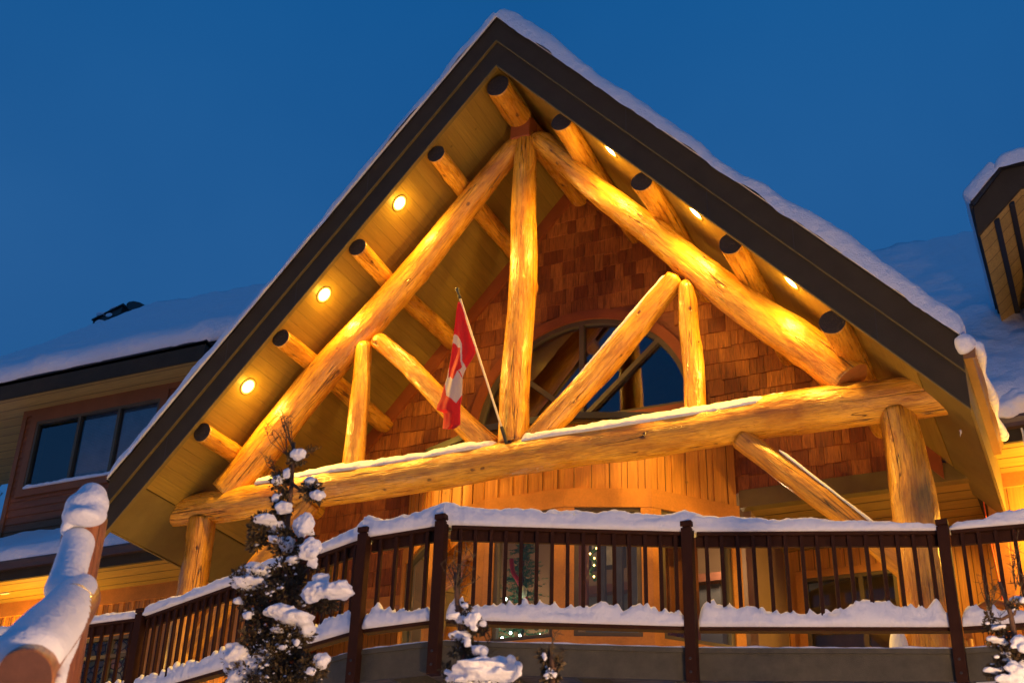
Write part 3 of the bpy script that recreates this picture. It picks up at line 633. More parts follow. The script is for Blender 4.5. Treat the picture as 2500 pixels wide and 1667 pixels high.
# main eaves: soffit, fascia, gutter
for x0, x1, e in ((-24, XC-HW+.0, 'l'), (XC+HW-.0, 7, 'r')):
    xa, xb = (x0, x1+.6) if e == 'l' else (x0-.55, x1)
    m = MB(); m.box(xa, xb, 15.75, YM+.02 if e == 'l' else YM+.02, 6.75, 6.78); lb(m, 'eave_soffit', SOFFITX)
    m = MB(); m.box(x0, x1, 15.70, 15.75, 6.74, 6.98); lb(m, 'eave_fascia', FASCIA)
    m = MB()
    # K-style gutter profile
    prof = [(15.70, 6.90), (15.61, 6.90), (15.60, 6.95), (15.57, 7.0), (15.57, 7.035), (15.585, 7.035), (15.59, 6.99), (15.62, 6.95), (15.62, 6.915), (15.70, 6.915)]
    m.prism([(x0, y, z) for y, z in prof], (x1-x0, 0, 0)); lb(m, 'gutter', BRONZE)
# gutter along the right eave of the gable (runs back into the house)
xe = XC+HW; zg = gz(xe, ZR)-.14
m = MB(); prof = [(0, -.14), (.09, -.14), (.10, -.08), (.13, -.02), (.13, .03), (.115, .03), (.11, -.01), (.08, -.07), (.08, -.125), (0, -.125)]
m.prism([(xe+.005+x, YF-.02, zg+z) for x, z in prof], (0, 2.62, 0)); m.box(xe+.005, xe+.125, YF-.03, YF-.018, zg-.14, zg+.02); lb(m, 'gutter', paint_mat('copper_brown_gutter', (.2, .095, .03), .4, .2, 4, .05, spec=.6))
def snow_loft(name, F0, F1, n, m_, rough, seed, mat, lip=.3):
    v = []; f = []
    R0, _ = resample(F0, (sum((V(b)-V(a)).length for a, b in zip(F0, F0[1:])))/n); R1, _ = resample(F1, (sum((V(b)-V(a)).length for a, b in zip(F1, F1[1:])))/n); k_ = min(len(R0), len(R1))
    for i in range(k_):
        for j in range(m_+1):
            t = (j/m_)**1.3; p = R0[i][0].lerp(R1[i][0], t); d = t*(R1[i][0]-R0[i][0]).length
            h = lip*math.sqrt(max(0, 1-(1-min(d, .3)/.3)**2)); p = p+V((0, -.25*h, h)); q = rough*(1.5*nz(p, 1.2, seed)+nz(p, 3.5, seed)+.5*nz(p, 10, seed)); p.z += q; p.y -= q*.5
            v.append(tuple(p))
        e = R1[i][0]+V((0, .6, -.5)); v.append(tuple(e)); v.append(tuple(R0[i][0]+V((0, .1, -.02))))
    c = m_+3
    for i in range(k_-1):
        for j in range(c): f.append((i*c+j, i*c+(j+1) % c, (i+1)*c+(j+1) % c, (i+1)*c+j))
    me = bpy.data.meshes.new(name); me.from_pydata(v, [], f); me.update(); me.materials.append(mat)
    for p in me.polygons: p.use_smooth = True
    bm = bmesh.new(); bm.from_mesh(me); bmesh.ops.recalc_face_normals(bm, faces=bm.faces); bm.to_mesh(me); bm.free()
    o = bpy.data.objects.new(name, me); C.objects.link(o); return o
# ------------------------------------------------------------------ main roof and its snow
MS = .9
def mz(y): return 7.0+(y-15.6)*MS
YR = 23.5
def mzl(y): return 7.0+(y-15.6)*.62
x_ = XC+HW+.01; m = MB(); m.prism([(x_, 15.76, mz(15.76)-.04), (x_, YR-.3, mz(YR-.3)-.04), (x_, YR-.3, mz(YR-.3)-.25), (x_, 15.76, mz(15.76)-.24)], (9, 0, 0)); lb(m, 'main_roof', FASCIA)
m = MB(); m.prism([(-24, 15.76, mzl(15.76)-.04), (-24, 21, mzl(21)-.04), (-24, 21, mzl(21)-.25), (-24, 15.76, mzl(15.76)-.24)], (24+XC-HW-.01, 0, 0)); lb(m, 'main_roof', FASCIA)
tag(snow_sheet('main_roof_snow', (-24, 15.6, 7.02), (24+XC-HW+.0, 0, 0), (0, 5, 5*.62), (0, -.62, 1), .2, None, .12, .12, (0, 0, .3, .5), 22, .04),
    'snow on the low roof below the left dormer window', 'snow', None, 'stuff')
tag(snow_loft('main_roof_snow', [(XC+HW-.02, 15.58, 7.02), (8, 15.58, 7.02)], [(XC+HW-2.9, YR, mz(YR)+.1), (8, YR, mz(YR)+.1)], 100, 60, .05, 21, SNOWR, .36),
    'deep snow on the main roof right of the gable', 'snow', None, 'stuff')
# ------------------------------------------------------------------ left dormer
PALES = board_mat('dormer_soffit_boards', (.52, .34, .09), 1, .3, .6, .02, 0, .3)
BROWNT = paint_mat('brown_trim_stain', (.26, .09, .028), .55, .16, 3, .1)
YD = 17.3; YDF = 16.65
q0 = at(62, 1015, 'Y', YD); q1 = at(420, 940, 'Y', YD); dzt = q0.z
f0 = at(462, 883, 'Y', YDF); zfb = f0.z; zft = at(462, 842, 'Y', YDF).z
xl = q0.x; xr = -12.6
F, L = frame((xl, YD), (xr, YD))
wa = at(62, 1195, 'Y', YD); wb_ = at(104, 1040, 'Y', YD); wc = at(400, 970, 'Y', YD)
s0 = at(60, 1195, 'Y', YD).x-xl; s1 = at(395, 985, 'Y', YD).x-xl; z0 = at(248, 1163, 'Y', YD).z; z1 = at(392, 975, 'Y', YD).z
m = MB()
zz = mzl(YD)-.6
while zz < zfb+.2:                                        # lap siding below and beside the windows
    t0, t1 = zz, zz+.15
    for a, b in ((0, s0-.02), (s1+.02, L)) if (t1 > z0 and t0 < z1) else ((0, L),):
        m.box8([F(a, .022, t0), F(b, .022, t0), F(b, -.08, t0), F(a, -.08, t0), F(a, .004, t1), F(b, .004, t1), F(b, -.08, t1), F(a, -.08, t1)])
    zz += .15
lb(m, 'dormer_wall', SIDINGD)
s_a = at(175, 1100, 'Y', YD).x-xl; s_b = at(268, 1100, 'Y', YD).x-xl
tr = window(F, s0, s1, z0, z1, BROWNT, .16, mull=(s0+(s1-s0)*.36, s0+(s1-s0)*.68), glass=GLASSD, d=.02)
m = MB()
for k in range(44):
    z = z0+(z1-z0)*k/44; 
    if z > z0+.1: m.box(s0+(s1-s0)*.38, s1-.05, -.075, -.06, z, z+.02, 0, F)
sub(m, 'blind', paint_mat('blind_slats', (.75, .6, .6), .6), tr)
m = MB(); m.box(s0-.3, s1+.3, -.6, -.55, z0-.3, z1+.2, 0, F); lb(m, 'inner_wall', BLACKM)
m = MB(); m.box(0, .1, -.08, .05, mzl(YD)-.6, zfb+.1, 0, F); m.box(.1, L, .0, .048, z1+.16, zfb+.12, 0, F); lb(m, 'dormer_trim', BROWNT)
xdr = at(500, 850, 'Y', YDF).x
m = MB(); m.box(-22, xdr-.02, YDF+.03, 20, zfb+.02, zfb+.05); lb(m, 'dormer_soffit', PALES)
m = MB(); m.box(-22, xdr, YDF, YDF+.03, zfb, zft); m.box(xdr-.03, xdr, YDF+.03, 20, zfb, zft); lb(m, 'dormer_fascia', FASCIA)
m = MB(); m.box(-22, xdr+.03, YDF-.03, YDF+.06, zft, zft+.03); lb(m, 'drip_edge', BLACKM)
m = MB(); m.box(-22, xdr-.05, YD-.02, 20, zfb-.35, zfb-.3); 
# side of the dormer
m = MB(); m.box(xl, xl+.05, YD+.09, 21, mzl(YD)-.6, zfb+.02); lb(m, 'dormer_wall', SIDINGD)
sl2 = .9
yb_ = 20.75
back = [at(a, b, 'Y', yb_)-V((0, 0, .37)) for a, b in ((-420, 1010), (-100, 930), (0, 893), (100, 845), (220, 795), (358, 743), (500, 716), (660, 690), (800, 660))]
tag(snow_loft('dormer_roof_snow', [(back[0].x, YDF-.06, zft+.03), (xdr+.05, YDF-.06, zft+.03), (xdr+2.5, YDF+1.5, zft+.9)], back, 150, 40, .04, 31, SNOWR), 'snow on the roof of the left dormer rising behind it', 'snow', None, 'stuff')
m = MB(); m.prism([(-24, YDF, zft), (-24, YDF+3.6, zft+3.6*.8), (-24, YDF+3.6, zft-.1), (-24, YDF, zft-.05)], (xdr+24, 0, 0)); lb(m, 'dormer_roof', FASCIA)
tag(snow_strip('sill_snow', [F(s0+.03, .055, z0+.0), F(s1-.03, .055, z0+.0)], .045, lambda s, p: .05*(1+.5*nz(p, 4)), None, seed=3, rough=.01), 'strip of snow on the sill of the left dormer window', 'snow', None, 'stuff')
# vents poking out of the snow, far up the left roof
yv = 20.9
va, vb = at(226, 790, 'Y', yv), at(300, 752, 'Y', yv)
ve = tag(empty('roof_vent', (va+vb)/2), 'dark box vent half buried in snow high on the left roof', 'roof vent')
m = MB(); d = vb-va; c = d/2
m.prism([(-c.x, 0, -c.z-.14), (c.x*.9, 0, c.z-.10), (c.x, 0, c.z+.07), (-c.x, 0, -c.z+.07)], (0, .35, 0)); m.build('body', BLACKM, ve)
m = MB(); m.prism([(-c.x-.02, -.04, -c.z+.075), (c.x+.02, -.04, c.z+.075), (c.x+.02, -.04, c.z+.11), (-c.x-.02, -.04, -c.z+.11)], (0, .43, 0)); m.build('lid', BLACKM, ve)
blob('snow', [((-c.x*.5, .05, -c.z*.5+.14), (.16, .16, .05)), ((c.x*.4, .1, c.z*.4+.13), (.2, .16, .05)), ((-c.x*.4, -.05, -c.z-.04), (.14, .06, .06)), ((c.x*.2, -.05, -.02), (.1, .05, .045))], ve, vox=.02)
hv = at(330, 744, 'Y', yv)
hd = tag(empty('roof_vent', hv), 'dark curved vent hood rising from the snow beside the box vent', 'roof vent')
pr = [at(a, b, 'Y', yv)-hv for a, b in ((307, 742), (314, 736), (326, 734), (340, 737), (357, 746), (340, 752), (318, 760), (311, 752))]
m = MB(); m.prism(pr, (0, .3, 0)); m.build('hood', BLACKM, hd, bevel=.02)
# ------------------------------------------------------------------ right dormer at the top right
YR2 = 15.4
P = lambda a, b, y=YR2: at(a, b, 'Y', y)
k0, k1 = P(2376, 500), P(2445, 415); ku = k1.z; 
b0, b1 = P(2405, 556), P(2492, 458)
m = MB(); m.prism([k0, k1, (4, YR2, ku), (4, YR2, b1.z), b1, b0, V((k0.x, YR2, b0.z-.10))], (0, .05, 0)); lb(m, 'dormer_fascia', FASCIA)
m = MB(); off = V((-.03, 0, .02)); m.prism([k0+off, k1+V((-.02, 0, .03)), (4, YR2, ku+.03), (4, YR2, ku-.01), k1+V((.01, 0, -.01)), k0+V((.02, 0, -.03))], (0, -.04, 0)); lb(m, 'drip_edge', BLACKM)
m = MB(); m.box(k0.x-.02, k0.x+.02, YR2+.05, YR2+4.2, k0.z-.2, k0.z+.01); m.bar(V((k0.x-.02, YR2, k0.z)), V((k0.x-.02, YR2+4.2, k0.z)), .06, .05); lb(m, 'eave_board', BLACKM)
m = MB(); m.prism([V((k0.x+.02, YR2+.05, b0.z-.06)), b0+V((0, .05, 0)), b1+V((0, .05, 0)), V((4, YR2+.05, b1.z)), V((4, YR2+.05, b1.z+.05)), b1+V((-.02, .05, .06)), V((k0.x+.02, YR2+.05, b0.z+.02))], (0, 4.2, 0)); lb(m, 'dormer_soffit', PALES)
m = MB()
for t in (.3, .72):
    q = b0.lerp(b1, t); m.bar(q+V((0, .06, -.03)), q+V((0, 4.2, -.03)), .07, .05, (0, 0, 1))
lb(m, 'soffit_batten', BLACKM)
m = MB(); m.box(k0.x+.55, 4, YR2+1.3, YR2+5, 7, b1.z); lb(m, 'dormer_wall', SIDINGD)
dd = k1-k0; n2 = V((-dd.z, 0, dd.x))
tag(snow_sheet('right_dormer_snow', k0+V((-.02, -.08, .04)), dd, (0, 4.6, 0), n2, .2, None, .06, .1, (.12, .0, .14, .3), 51, .02), 'snow on the left slope of the upper right dormer roof', 'snow', None, 'stuff')
tag(snow_sheet('right_dormer_snow', V((k1.x-.08, YR2-.08, ku+.04)), (4.2, 0, 0), (0, 4.6, .9), (0, -.2, 1), .22, None, .08, .1, (.2, .0, .14, .3), 52, .02), 'snow on the flat top of the upper right dormer roof', 'snow', None, 'stuff')
# ------------------------------------------------------------------ deck and railing
PTS = [(-14.5, 12.0), (-10.03, 11.88), (-6.3, 10.46), (-5.45, 10.41), (-3.38, 11.35), (-1.2, 12.10), (1.6, 12.35)]
deck = tag(empty('deck', (-5.4, 12, ZD)), 'raised deck with a grey rim board below the railing', 'deck')
def dk(mb, nm, mt, **k): o = mb.build(nm, mt, deck, **k); o.matrix_parent_inverse = Matrix.Translation((5.4, -12, -ZD)); return o
m = MB(); m.prism([(x, y+.03, ZD-.04) for x, y in PTS]+[(1.6, YM, ZD-.04), (-1.1, YM, ZD-.04), (-1.1, 18, ZD-.04), (-11.7, 18, ZD-.04), (-11.7, YM, ZD-.04), (-14.5, YM, ZD-.04)], (0, 0, .035)); dk(m, 'floor', DECKM)
m = MB(); m.prism([(x, y+.12, ZD-.003) for x, y in PTS]+[(1.6, YM-.02, ZD-.003), (-14.5, YM-.02, ZD-.003)], (0, 0, .035)); tag(m.build('deck_snow', SNOW), 'thin snow covering the deck boards behind the railing', 'snow', None, 'stuff')
for a, b in zip(PTS, PTS[1:]):
    F, L = frame(a, b); m = MB(); m.box(-.005, L+.005, -.01, .03, ZD-.27, ZD-.03, 0, F); dk(m, 'rim_board', RIM)
    m = MB(); m.box(-.008, L+.008, -.02, .045, ZD-.03, ZD+.015, 0, F); dk(m, 'edge_board', RIM)
for k in range(20):
    x = -14+k*.8; m = MB(); yf_ = 13.0
    for a, b in zip(PTS, PTS[1:]):
        if a[0] <= x < b[0]: yf_ = a[1]+(b[1]-a[1])*(x-a[0])/(b[0]-a[0])+.05
    m.box(x-.02, x+.02, yf_, YM-.05, ZD-.24, ZD-.045); dk(m, 'joist', RIM)
rail = tag(empty('deck_railing', (-5.4, 11, ZD)), 'dark red wooden deck railing with square balusters under thick snow', 'railing')
def rl(mb, nm, mt, **k): o = mb.build(nm, mt, rail, **k); o.matrix_parent_inverse = Matrix.Translation((5.4, -11, -ZD)); return o
nb = 0
for a, b in zip(PTS, PTS[1:]):
    F, L = frame(a, b)
    m = MB(); m.box(.06, L-.06, -.07, .06, ZRAIL-.035, ZRAIL, 0, F); rl(m, 'top_rail', RAILM, bevel=.008)
    m = MB(); m.box(.05, L-.05, -.02, .015, ZRAIL-.135, ZRAIL-.037, 0, F); rl(m, 'sub_rail', RAILM)
    m = MB(); m.box(.05, L-.05, -.05, .05, ZD+.17, ZD+.21, 0, F); rl(m, 'bottom_rail', RAILM, bevel=.006)
    n = max(1, round((L-.1)/.14)-1); sp = L/(n+1)
    for k in range(1, n+1):
        p = F(k*sp, .035, 0)
        if p.x < -12.2 or p.x > .1: continue
        dz = random.uniform(-.006, .006); m = MB(); s = k*sp+random.uniform(-.004, .004); w_ = .0175
        m.box(s-w_, s+w_, .0155, .0505, ZD+.19, ZRAIL-.036+dz*0, 0, F); o = rl(m, 'baluster', RAILM, bevel=.003); nb += 1
for i, (x, y) in enumerate(PTS[1:-1]):
    y -= .05; m = MB(); h = .05; m.box(x-h, x+h, y-h-.03, y+h-.03, ZD-.3, ZRAIL+.02); m.box(x-h+.012, x+h-.012, y-h-.018, y+h-.042, ZRAIL+.02, ZRAIL+.035); m.box(x-h-.004, x+h+.004, y-h-.034, y+h-.026, ZRAIL+.035, ZRAIL+.085)
    for zz_ in (ZD-.1, ZD-.22): m.tube([(x, y-h-.032, zz_), (x, y-h-.042, zz_)], .014, 8, 1)
    rl(m, 'rail_post', [RAILM, BLACKM], bevel=.006)
rs_lab = ['thick snow on the railing left of the corner post at the far left', 'thick snow on the long oblique railing run behind the tall snowy tree', 'thick snow on the short railing run with five balusters',
          'thick snow on the railing run in front of the bay window', 'thick snow on the railing run in front of the right log post', 'snow on the railing at the right edge']
for i, (a, b) in enumerate(zip(PTS, PTS[1:])):
    F, L = frame(a, b); H0 = (.10, .12, .17, .17, .15, .13)[i]
    def hf(s, p, i=i, L=L, H0=H0):
        h = (H0 if i != 1 else .12+.05*max(0, (s-L+.7)/.7))*(1.08+.12*nz(p, 1.1, 2)+.05*nz(p, 6, 2)+.04*nz(p, 17, 2))
        for e in (s, L-s):
            if e < .25: h *= 1+.22*math.exp(-(e/.12)**2)*(i in (2, 3) or (i == 1 and e == L-s))
        if i == 4: h = (.17-.10*(s/L))*(1.08+.12*nz(p, 1.1, 2)+.05*nz(p, 6, 2))*(1+.22*math.exp(-(s/.12)**2))
        if i == 5: h = .06+.10*min(1, s/.8)
        if i == 3: h *= 1-.16*math.exp(-((s-.95)/.03)**2)-.14*math.exp(-((s-1.45)/.03)**2)
        return h
    tag(snow_strip('rail_snow', [F(.05 if i not in (2, 3, 4) else -.03, -.0, ZRAIL+.0), F(L-.05 if i not in (1, 2, 3) else L+.03, -.0, ZRAIL+.0)], .095, hf, None, seed=60, under=.0, rough=.022, step=.02, n=22, taper=(i not in (2, 3, 4), i not in (1, 2, 3))), rs_lab[i], 'snow', None, 'stuff')
    def hb(s, p, i=i, L=L):
        v_ = .14+.08*abs(nz(p, 4, 70+i))+.05*abs(nz(p, 14, i))+.10*nz(p, 1.3, i)
        for e in (s, L-s): v_ += .07*math.exp(-(e/.12)**2)
        ph = (s/.14) % 1; v_ += .04*(abs(ph-.5)*2)**2.5*(.4+abs(nz(p, 2.1, i+4))*2)
        return v_
    tag(snow_strip('lower_rail_snow', [F(.05, .012, ZD+.205), F(L-.05, .012, ZD+.205)], .07, hb, None, seed=80+i, under=0, rough=.028, step=.014, n=18), 'ragged snow piled between the balusters, '+('far left run', 'long oblique run', 'short run by the corner posts', 'run before the bay window', 'run before the right log post', 'run at the right edge')[i], 'snow', None, 'stuff')
    tag(snow_strip('deck_edge_snow', [F(.0, -.02, ZD+.014), F(L, -.02, ZD+.014)], .05, lambda s, p: .02+.02*abs(nz(p, 5, 3)), None, seed=95+i, under=0, rough=.008, step=.05, n=8), 'thin line of snow on the deck edge, '+('far left', 'below the oblique run', 'below the short run', 'below the bay window', 'below the right log post', 'at the right edge')[i], 'snow', None, 'stuff')
tag(blob('drift', [((-1.9, 13.8, ZD+.05), (.35, .3, .16)), ((-1.2, 13.2, ZD+.04), (.4, .35, .14)), ((-2.6, 13.5, ZD+.02), (.3, .3, .1)), ((-1.95, 13.75, ZD+.5), (.1, .12, .28))], None, seed=3, vox=.03), 'small drift of snow at the foot of the right log post', 'snow', None, 'stuff')
# ------------------------------------------------------------------ flag
Yf = 12.95
fp = lambda x, y, dy=0: at(1040+x/3.565, 680+y/3.565, 'Y', Yf+dy)
fl = tag(empty('flag', at(1236, 1085, 'Y', YT-.2)), 'limp red and white maple leaf flag on a white pole fixed to the king post', 'flag')
def fla(mb, nm, mt, par=None, **k):
    o = mb.build(nm, mt, par or fl, **k)
    if not par: o.matrix_parent_inverse = Matrix.Translation(-fl.location)
    return o
top = fp(290, 150); bot = at(1236, 1078, 'Y', YT-.2)
m = MB(); m.tube([top, bot], .014, 12); fla(m, 'pole', paint_mat('white_pole', (.75, .7, .6), .35, .05), smooth=True)
m = MB(); ax = (top-bot).normalized(); m.tube([top-ax*.04, top, top+ax*.015, top+ax*.03, top+ax*.045, top+ax*.07, top+ax*.10, top+ax*.115], [.02, .022, .012, .02, .014, .03, .028, .006], 14); fla(m, 'finial', BLACKM, smooth=True)
m = MB(); m.tube([bot-ax*.02, bot+ax*.2], .024, 12); m.box(bot.x-.02, bot.x+.07, bot.y+.0, bot.y+.05, bot.z-.1, bot.z+.1); fla(m, 'bracket', BLACKM, bevel=.004)
outl = [(205, 300, 295, 300), (270, 283, 300, 250)]
yr = [(205, 278, 300), (300, 262, 332), (400, 252, 358), (500, 240, 386), (600, 228, 428), (650, 222, 432), (700, 215, 404), (800, 196, 340), (860, 185, 318), (900, 172, 316), (960, 150, 316), (1040, 132, 314), (1100, 100, 302), (1140, 92, 300), (1165, 150, 300), (1200, 156, 300), (1270, 148, 300), (1310, 146, 240)]
def lr(y):
    for a, b in zip(yr, yr[1:]):
        if a[0] <= y <= b[0]: t = (y-a[0])/(b[0]-a[0]); return a[1]+(b[1]-a[1])*t, a[2]+(b[2]-a[2])*t
    return yr[-1][1:]
def inpoly(x, y, P):
    c = False; j = len(P)-1
    for i in range(len(P)):
        if (P[i][1] > y) != (P[j][1] > y) and x < (P[j][0]-P[i][0])*(y-P[i][1])/(P[j][1]-P[i][1])+P[i][0]: c = not c
        j = i
    return c
white = [[(250, 485), (275, 495), (300, 535), (314, 570), (316, 715), (345, 765), (357, 795), (322, 866), (318, 1010), (262, 1085), (220, 1042), (178, 1018), (165, 912), (170, 880), (200, 740), (232, 560), (238, 500)]]
leaf = [[(236, 560), (262, 575), (282, 602), (299, 600), (300, 715), (314, 770), (302, 785), (270, 805), (236, 878), (214, 856), (196, 862), (206, 700)], [(276, 802), (290, 800), (318, 850), (312, 862), (296, 830)]]
v = []; f = []; mi = []; nx_, ny_ = 64, 170
for j in range(ny_+1):
    y = 205+(1310-205)*j/ny_; l, r_ = lr(y)
    for i in range(nx_+1):
        t = i/nx_; x = l+(r_-l)*t
        ty = min(1, (y-205)/500)
        dep = .016*ty*math.sin(t*7.5+y*.0016)+.004*ty*math.sin(t*19-y*.003)-.05*t*ty
        v.append(tuple(fp(x, y, dep)))
for j in range(ny_):
    y = 205+(1310-205)*(j+.5)/ny_; l, r_ = lr(y)
    for i in range(nx_):
        x = l+(r_-l)*(i+.5)/nx_; s = j*(nx_+1)+i; f.append((s, s+1, s+nx_+2, s+nx_+1))
        k = 0
        if any(inpoly(x, y, P_) for P_ in white): k = 1
        if any(inpoly(x, y, P_) for P_ in leaf): k = 0
        mi.append(k)
me = bpy.data.meshes.new('cloth'); me.from_pydata(v, [], f); me.update()
def cloth_mat(n_, c):
    m, t, b = newmat(n_); q = N(t); b.inputs['Base Color'].default_value = (*c, 1); b.inputs['Roughness'].default_value = .7
    b.inputs['Sheen Weight'].default_value = .2; b.inputs['Transmission Weight'].default_value = 0
    q.l(q.bump(q.noise(q.coord((3, 3, 3)), 4, 3), .3, .03), b.inputs['Normal'])
    tl = q.n('ShaderNodeBsdfTranslucent'); tl.inputs[0].default_value = (*c, 1); ms = q.n('ShaderNodeMixShader'); ms.inputs[0].default_value = .5
    q.l(b.outputs[0], ms.inputs[1]); q.l(tl.outputs[0], ms.inputs[2]); q.l(ms.outputs[0], t.nodes['Material Output'].inputs[0]); return m
me.materials.append(cloth_mat('red_cloth', (.80, .045, .018))); me.materials.append(cloth_mat('white_cloth', (.8, .74, .66)))
for p, k in zip(me.polygons, mi): p.material_index = k; p.use_smooth = True
o = bpy.data.objects.new('cloth', me); C.objects.link(o); o.parent = fl; o.matrix_parent_inverse = Matrix.Translation(-fl.location)
md = o.modifiers.new('thick', 'SOLIDIFY'); md.thickness = .003
# ------------------------------------------------------------------ indoors, seen through the bay
m = MB(); m.box(-9.02, -4.1, 18.2, 18.3, ZD, 7.4); lb(m, 'room_wall', paint_mat('tan_room_wall', (.24, .16, .105), .8, .08))
m = MB(); m.prism([tuple(V((-6.55, 16.4)).lerp(V(p), .9))+(ZBR-.06,) for p in B]+[(-4.1, 18.2, ZBR-.06), (-9.0, 18.2, ZBR-.06)], (0, 0, .04)); lb(m, 'room_ceiling', paint_mat('room_ceiling', (.4, .3, .2), .8, .08))
for x in (-9.12, -4.1): m = MB(); m.box(x, x+.1, 16.25, 18.3, ZD, 7.4); lb(m, 'room_wall', MATS['tan_room_wall'])
rl_ = tag(empty('added_room_lamp', (-4.6, 17.3, 6.6)), 'added small pendant lamp glowing in the room behind the bay window', 'lamp')  # lamp added to light the room behind the bay
m = MB(); m.tube([(0, 0, -.1), (0, 0, .02), (0, 0, .1)], [.14, .12, .05], 20); m.build('shade', emit_mat('lamp_shade', (1, .62, .25), 2.0), rl_, True)
m = MB(); m.tube([(0, 0, .1), (0, 0, .52)], .006, 6); m.build('wire', BLACKM, rl_)
pointl('lamp', (0, 0, -.22), 40, rl_, .12, (1, .66, .35)); pointl('added_fill', (-3.4, .2, -.6), 25, rl_, .12, (1, .7, .35))  # second point lamp is an added fill for the bay room
# christmas tree
def leaf_cards(m, c, rad, n, rng, size=(.05, .1), mi=0, flat=.6):
    for _ in range(n):
        d = V((rng.gauss(0, 1), rng.gauss(0, 1), rng.gauss(0, 1)))
        if d.length < .01: continue
        d.normalize(); p = V(c)+V((d.x*rad[0], d.y*rad[1], d.z*rad[2]))*rng.random()**.45
        a = (d+V((rng.gauss(0, .5), rng.gauss(0, .5), rng.gauss(0, .5)+.15))).normalized(); b = a.cross(V((rng.gauss(0, 1), rng.gauss(0, 1), rng.gauss(0, 1)))).normalized()
        l = rng.uniform(*size); w_ = l*rng.uniform(.14, .3); m.face([p-b*w_*.4, p+a*l*.5-b*w_, p+a*l, p+a*l*.5+b*w_], mi)
def leafmat(nm, c1, c2):
    m, t, b = newmat(nm); q = N(t); q.l(q.mix(q.ramp(q.noise(q.coord((1,1,1)), 14, 3), [(.35, 0), (.65, 1)]), c1, c2), b.inputs['Base Color']); b.inputs['Roughness'].default_value = .7; return m
GREEN = leafmat('fir_needles', (.03, .11, .05), (.06, .2, .08)); JUN = leafmat('juniper_sprays', (.028, .020, .008), (.085, .055, .016)); BARK = paint_mat('bark', (.11, .06, .035), .8, .4, 20, .5)
xt = tag(empty('christmas_tree', (-7.06, 15.8, ZD)), 'green christmas tree with white lights and a red garland behind the middle bay window', 'christmas tree')
rng = random.Random(4)
m = MB(); m.tube([(0, 0, 0), (0, 0, 3.0)], [.05, .012], 8); m.build('trunk', BARK, xt, True)
m = MB()
for k in range(420):
    z = .35+2.9*rng.random()**.85; rr = .72*(1-(z-.35)/3.1)**.8+.03; a = rng.random()*6.283; d = V((math.cos(a), math.sin(a), -.12+.35*rng.random())); l = rr*rng.uniform(.6, 1.05)
    for s in range(int(l/.028)):
        p = V((0, 0, z))+d*(.03+s*.028)
        for _ in range(3):
            q = V((rng.gauss(0, 1), rng.gauss(0, 1), rng.gauss(0, 1))).normalized(); t = (d*.7+q*.8).normalized(); b_ = t.cross(q).normalized()*.006; ll = .05
            m.face([p-b_, p+t*ll, p+b_])
m.build('needles', GREEN, xt, fix=False)
m = MB(); lp = []
for k in range(44):
    z = 1.35+.75*rng.random()**1.5; rr = .72*(1-(z-.35)/3.1)**.8+.02; a = -math.pi/2+rng.uniform(-1.5, 1.5)
    p = (math.cos(a)*rr, math.sin(a)*rr, z); m.tube([V(p)-V((0, 0, .018)), V(p), V(p)+V((0, 0, .018))], [.006, .018, .006], 8)
m.build('string_lights', emit_mat('white_bulbs', (.75, 1, .9), 22), xt)
m = MB(); g = []
for k in range(40):
    t = k/39; z = 1.75+.95*t; rr = .72*(1-(z-.35)/3.1)**.8+.02; a = -math.pi*.2-1.2*t; g.append((math.cos(a)*rr, math.sin(a)*rr, z-.05*math.sin(t*9)))
m.tube(g, .032, 8); m.build('garland', paint_mat('red_tinsel', (.5, .03, .03), .35, .4, 60, .8, spec=.8), xt, True)
m = MB(); m.tube([(.2, -.42, 2.06), (.2, -.42, 2.09), (.2, -.42, 2.15), (.2, -.42, 2.2), (.2, -.42, 2.24)], [.006, .04, .05, .036, .006], 12); m.build('ornament', paint_mat('pale_ornament', (.6, .7, .5), .3, .1), xt, True)
pointl('tree_light', (0, -.85, 1.6), 4.0, xt, .1, (.8, 1, .85))
# mantel with lit garland, framed picture
mt = tag(empty('fireplace', (-6.2, 17.9, at(1480, 1432, 'Y', 17.7).z-1.98)), 'blue grey fireplace with a wooden mantel seen through the right bay window', 'fireplace')
m = MB(); m.box(-.75, 1.3, -.05, .28, .2, 1.9); m.build('surround', paint_mat('blue_grey_plaster', (.12, .13, .16), .7), mt)
m = MB(); m.box(-.8, 1.36, -.2, .28, 1.9, 2.02); m.build('mantel', paint_mat('mantel_wood', (.22, .09, .06), .5), mt)
gd = tag(empty('lit_garland', (at(1447, 1400, 'Y', 17.65).x, 17.65, at(1447, 1425, 'Y', 17.65).z)), 'garland with amber fairy lights hanging by the fireplace', 'garland')
m = MB(); gp = [V((.05*math.sin(k*1.1), .04*math.cos(k*.8), .9-k*.045)) for k in range(20)]; m.tube(gp, .03, 7); m.build('greens', GREEN, gd)
m = MB()
for k in range(0, 20, 2):
    p = gp[k]+V((random.uniform(-.05, .05), -.05, 0)); m.tube([p-V((0, 0, .016)), p, p+V((0, 0, .016))], [.005, .016, .005], 8)
m.build('fairy_lights', emit_mat('amber_bulbs', (1, .55, .15), 9), gd)
pf = tag(empty('picture_frame', (at(1483, 1350, 'Y', 18.18).x, 18.18, at(1483, 1350, 'Y', 18.18).z)), 'black framed picture on the wall above the fireplace', 'picture')
m = MB(); m.box(-.3, .3, -.03, 0, -.26, .26); m.build('frame', BLACKM, pf); m = MB(); m.box(-.24, .24, -.036, -.03, -.2, .2); m.build('print', paint_mat('pale_print', (.5, .48, .42), .6, .5, 8), pf)
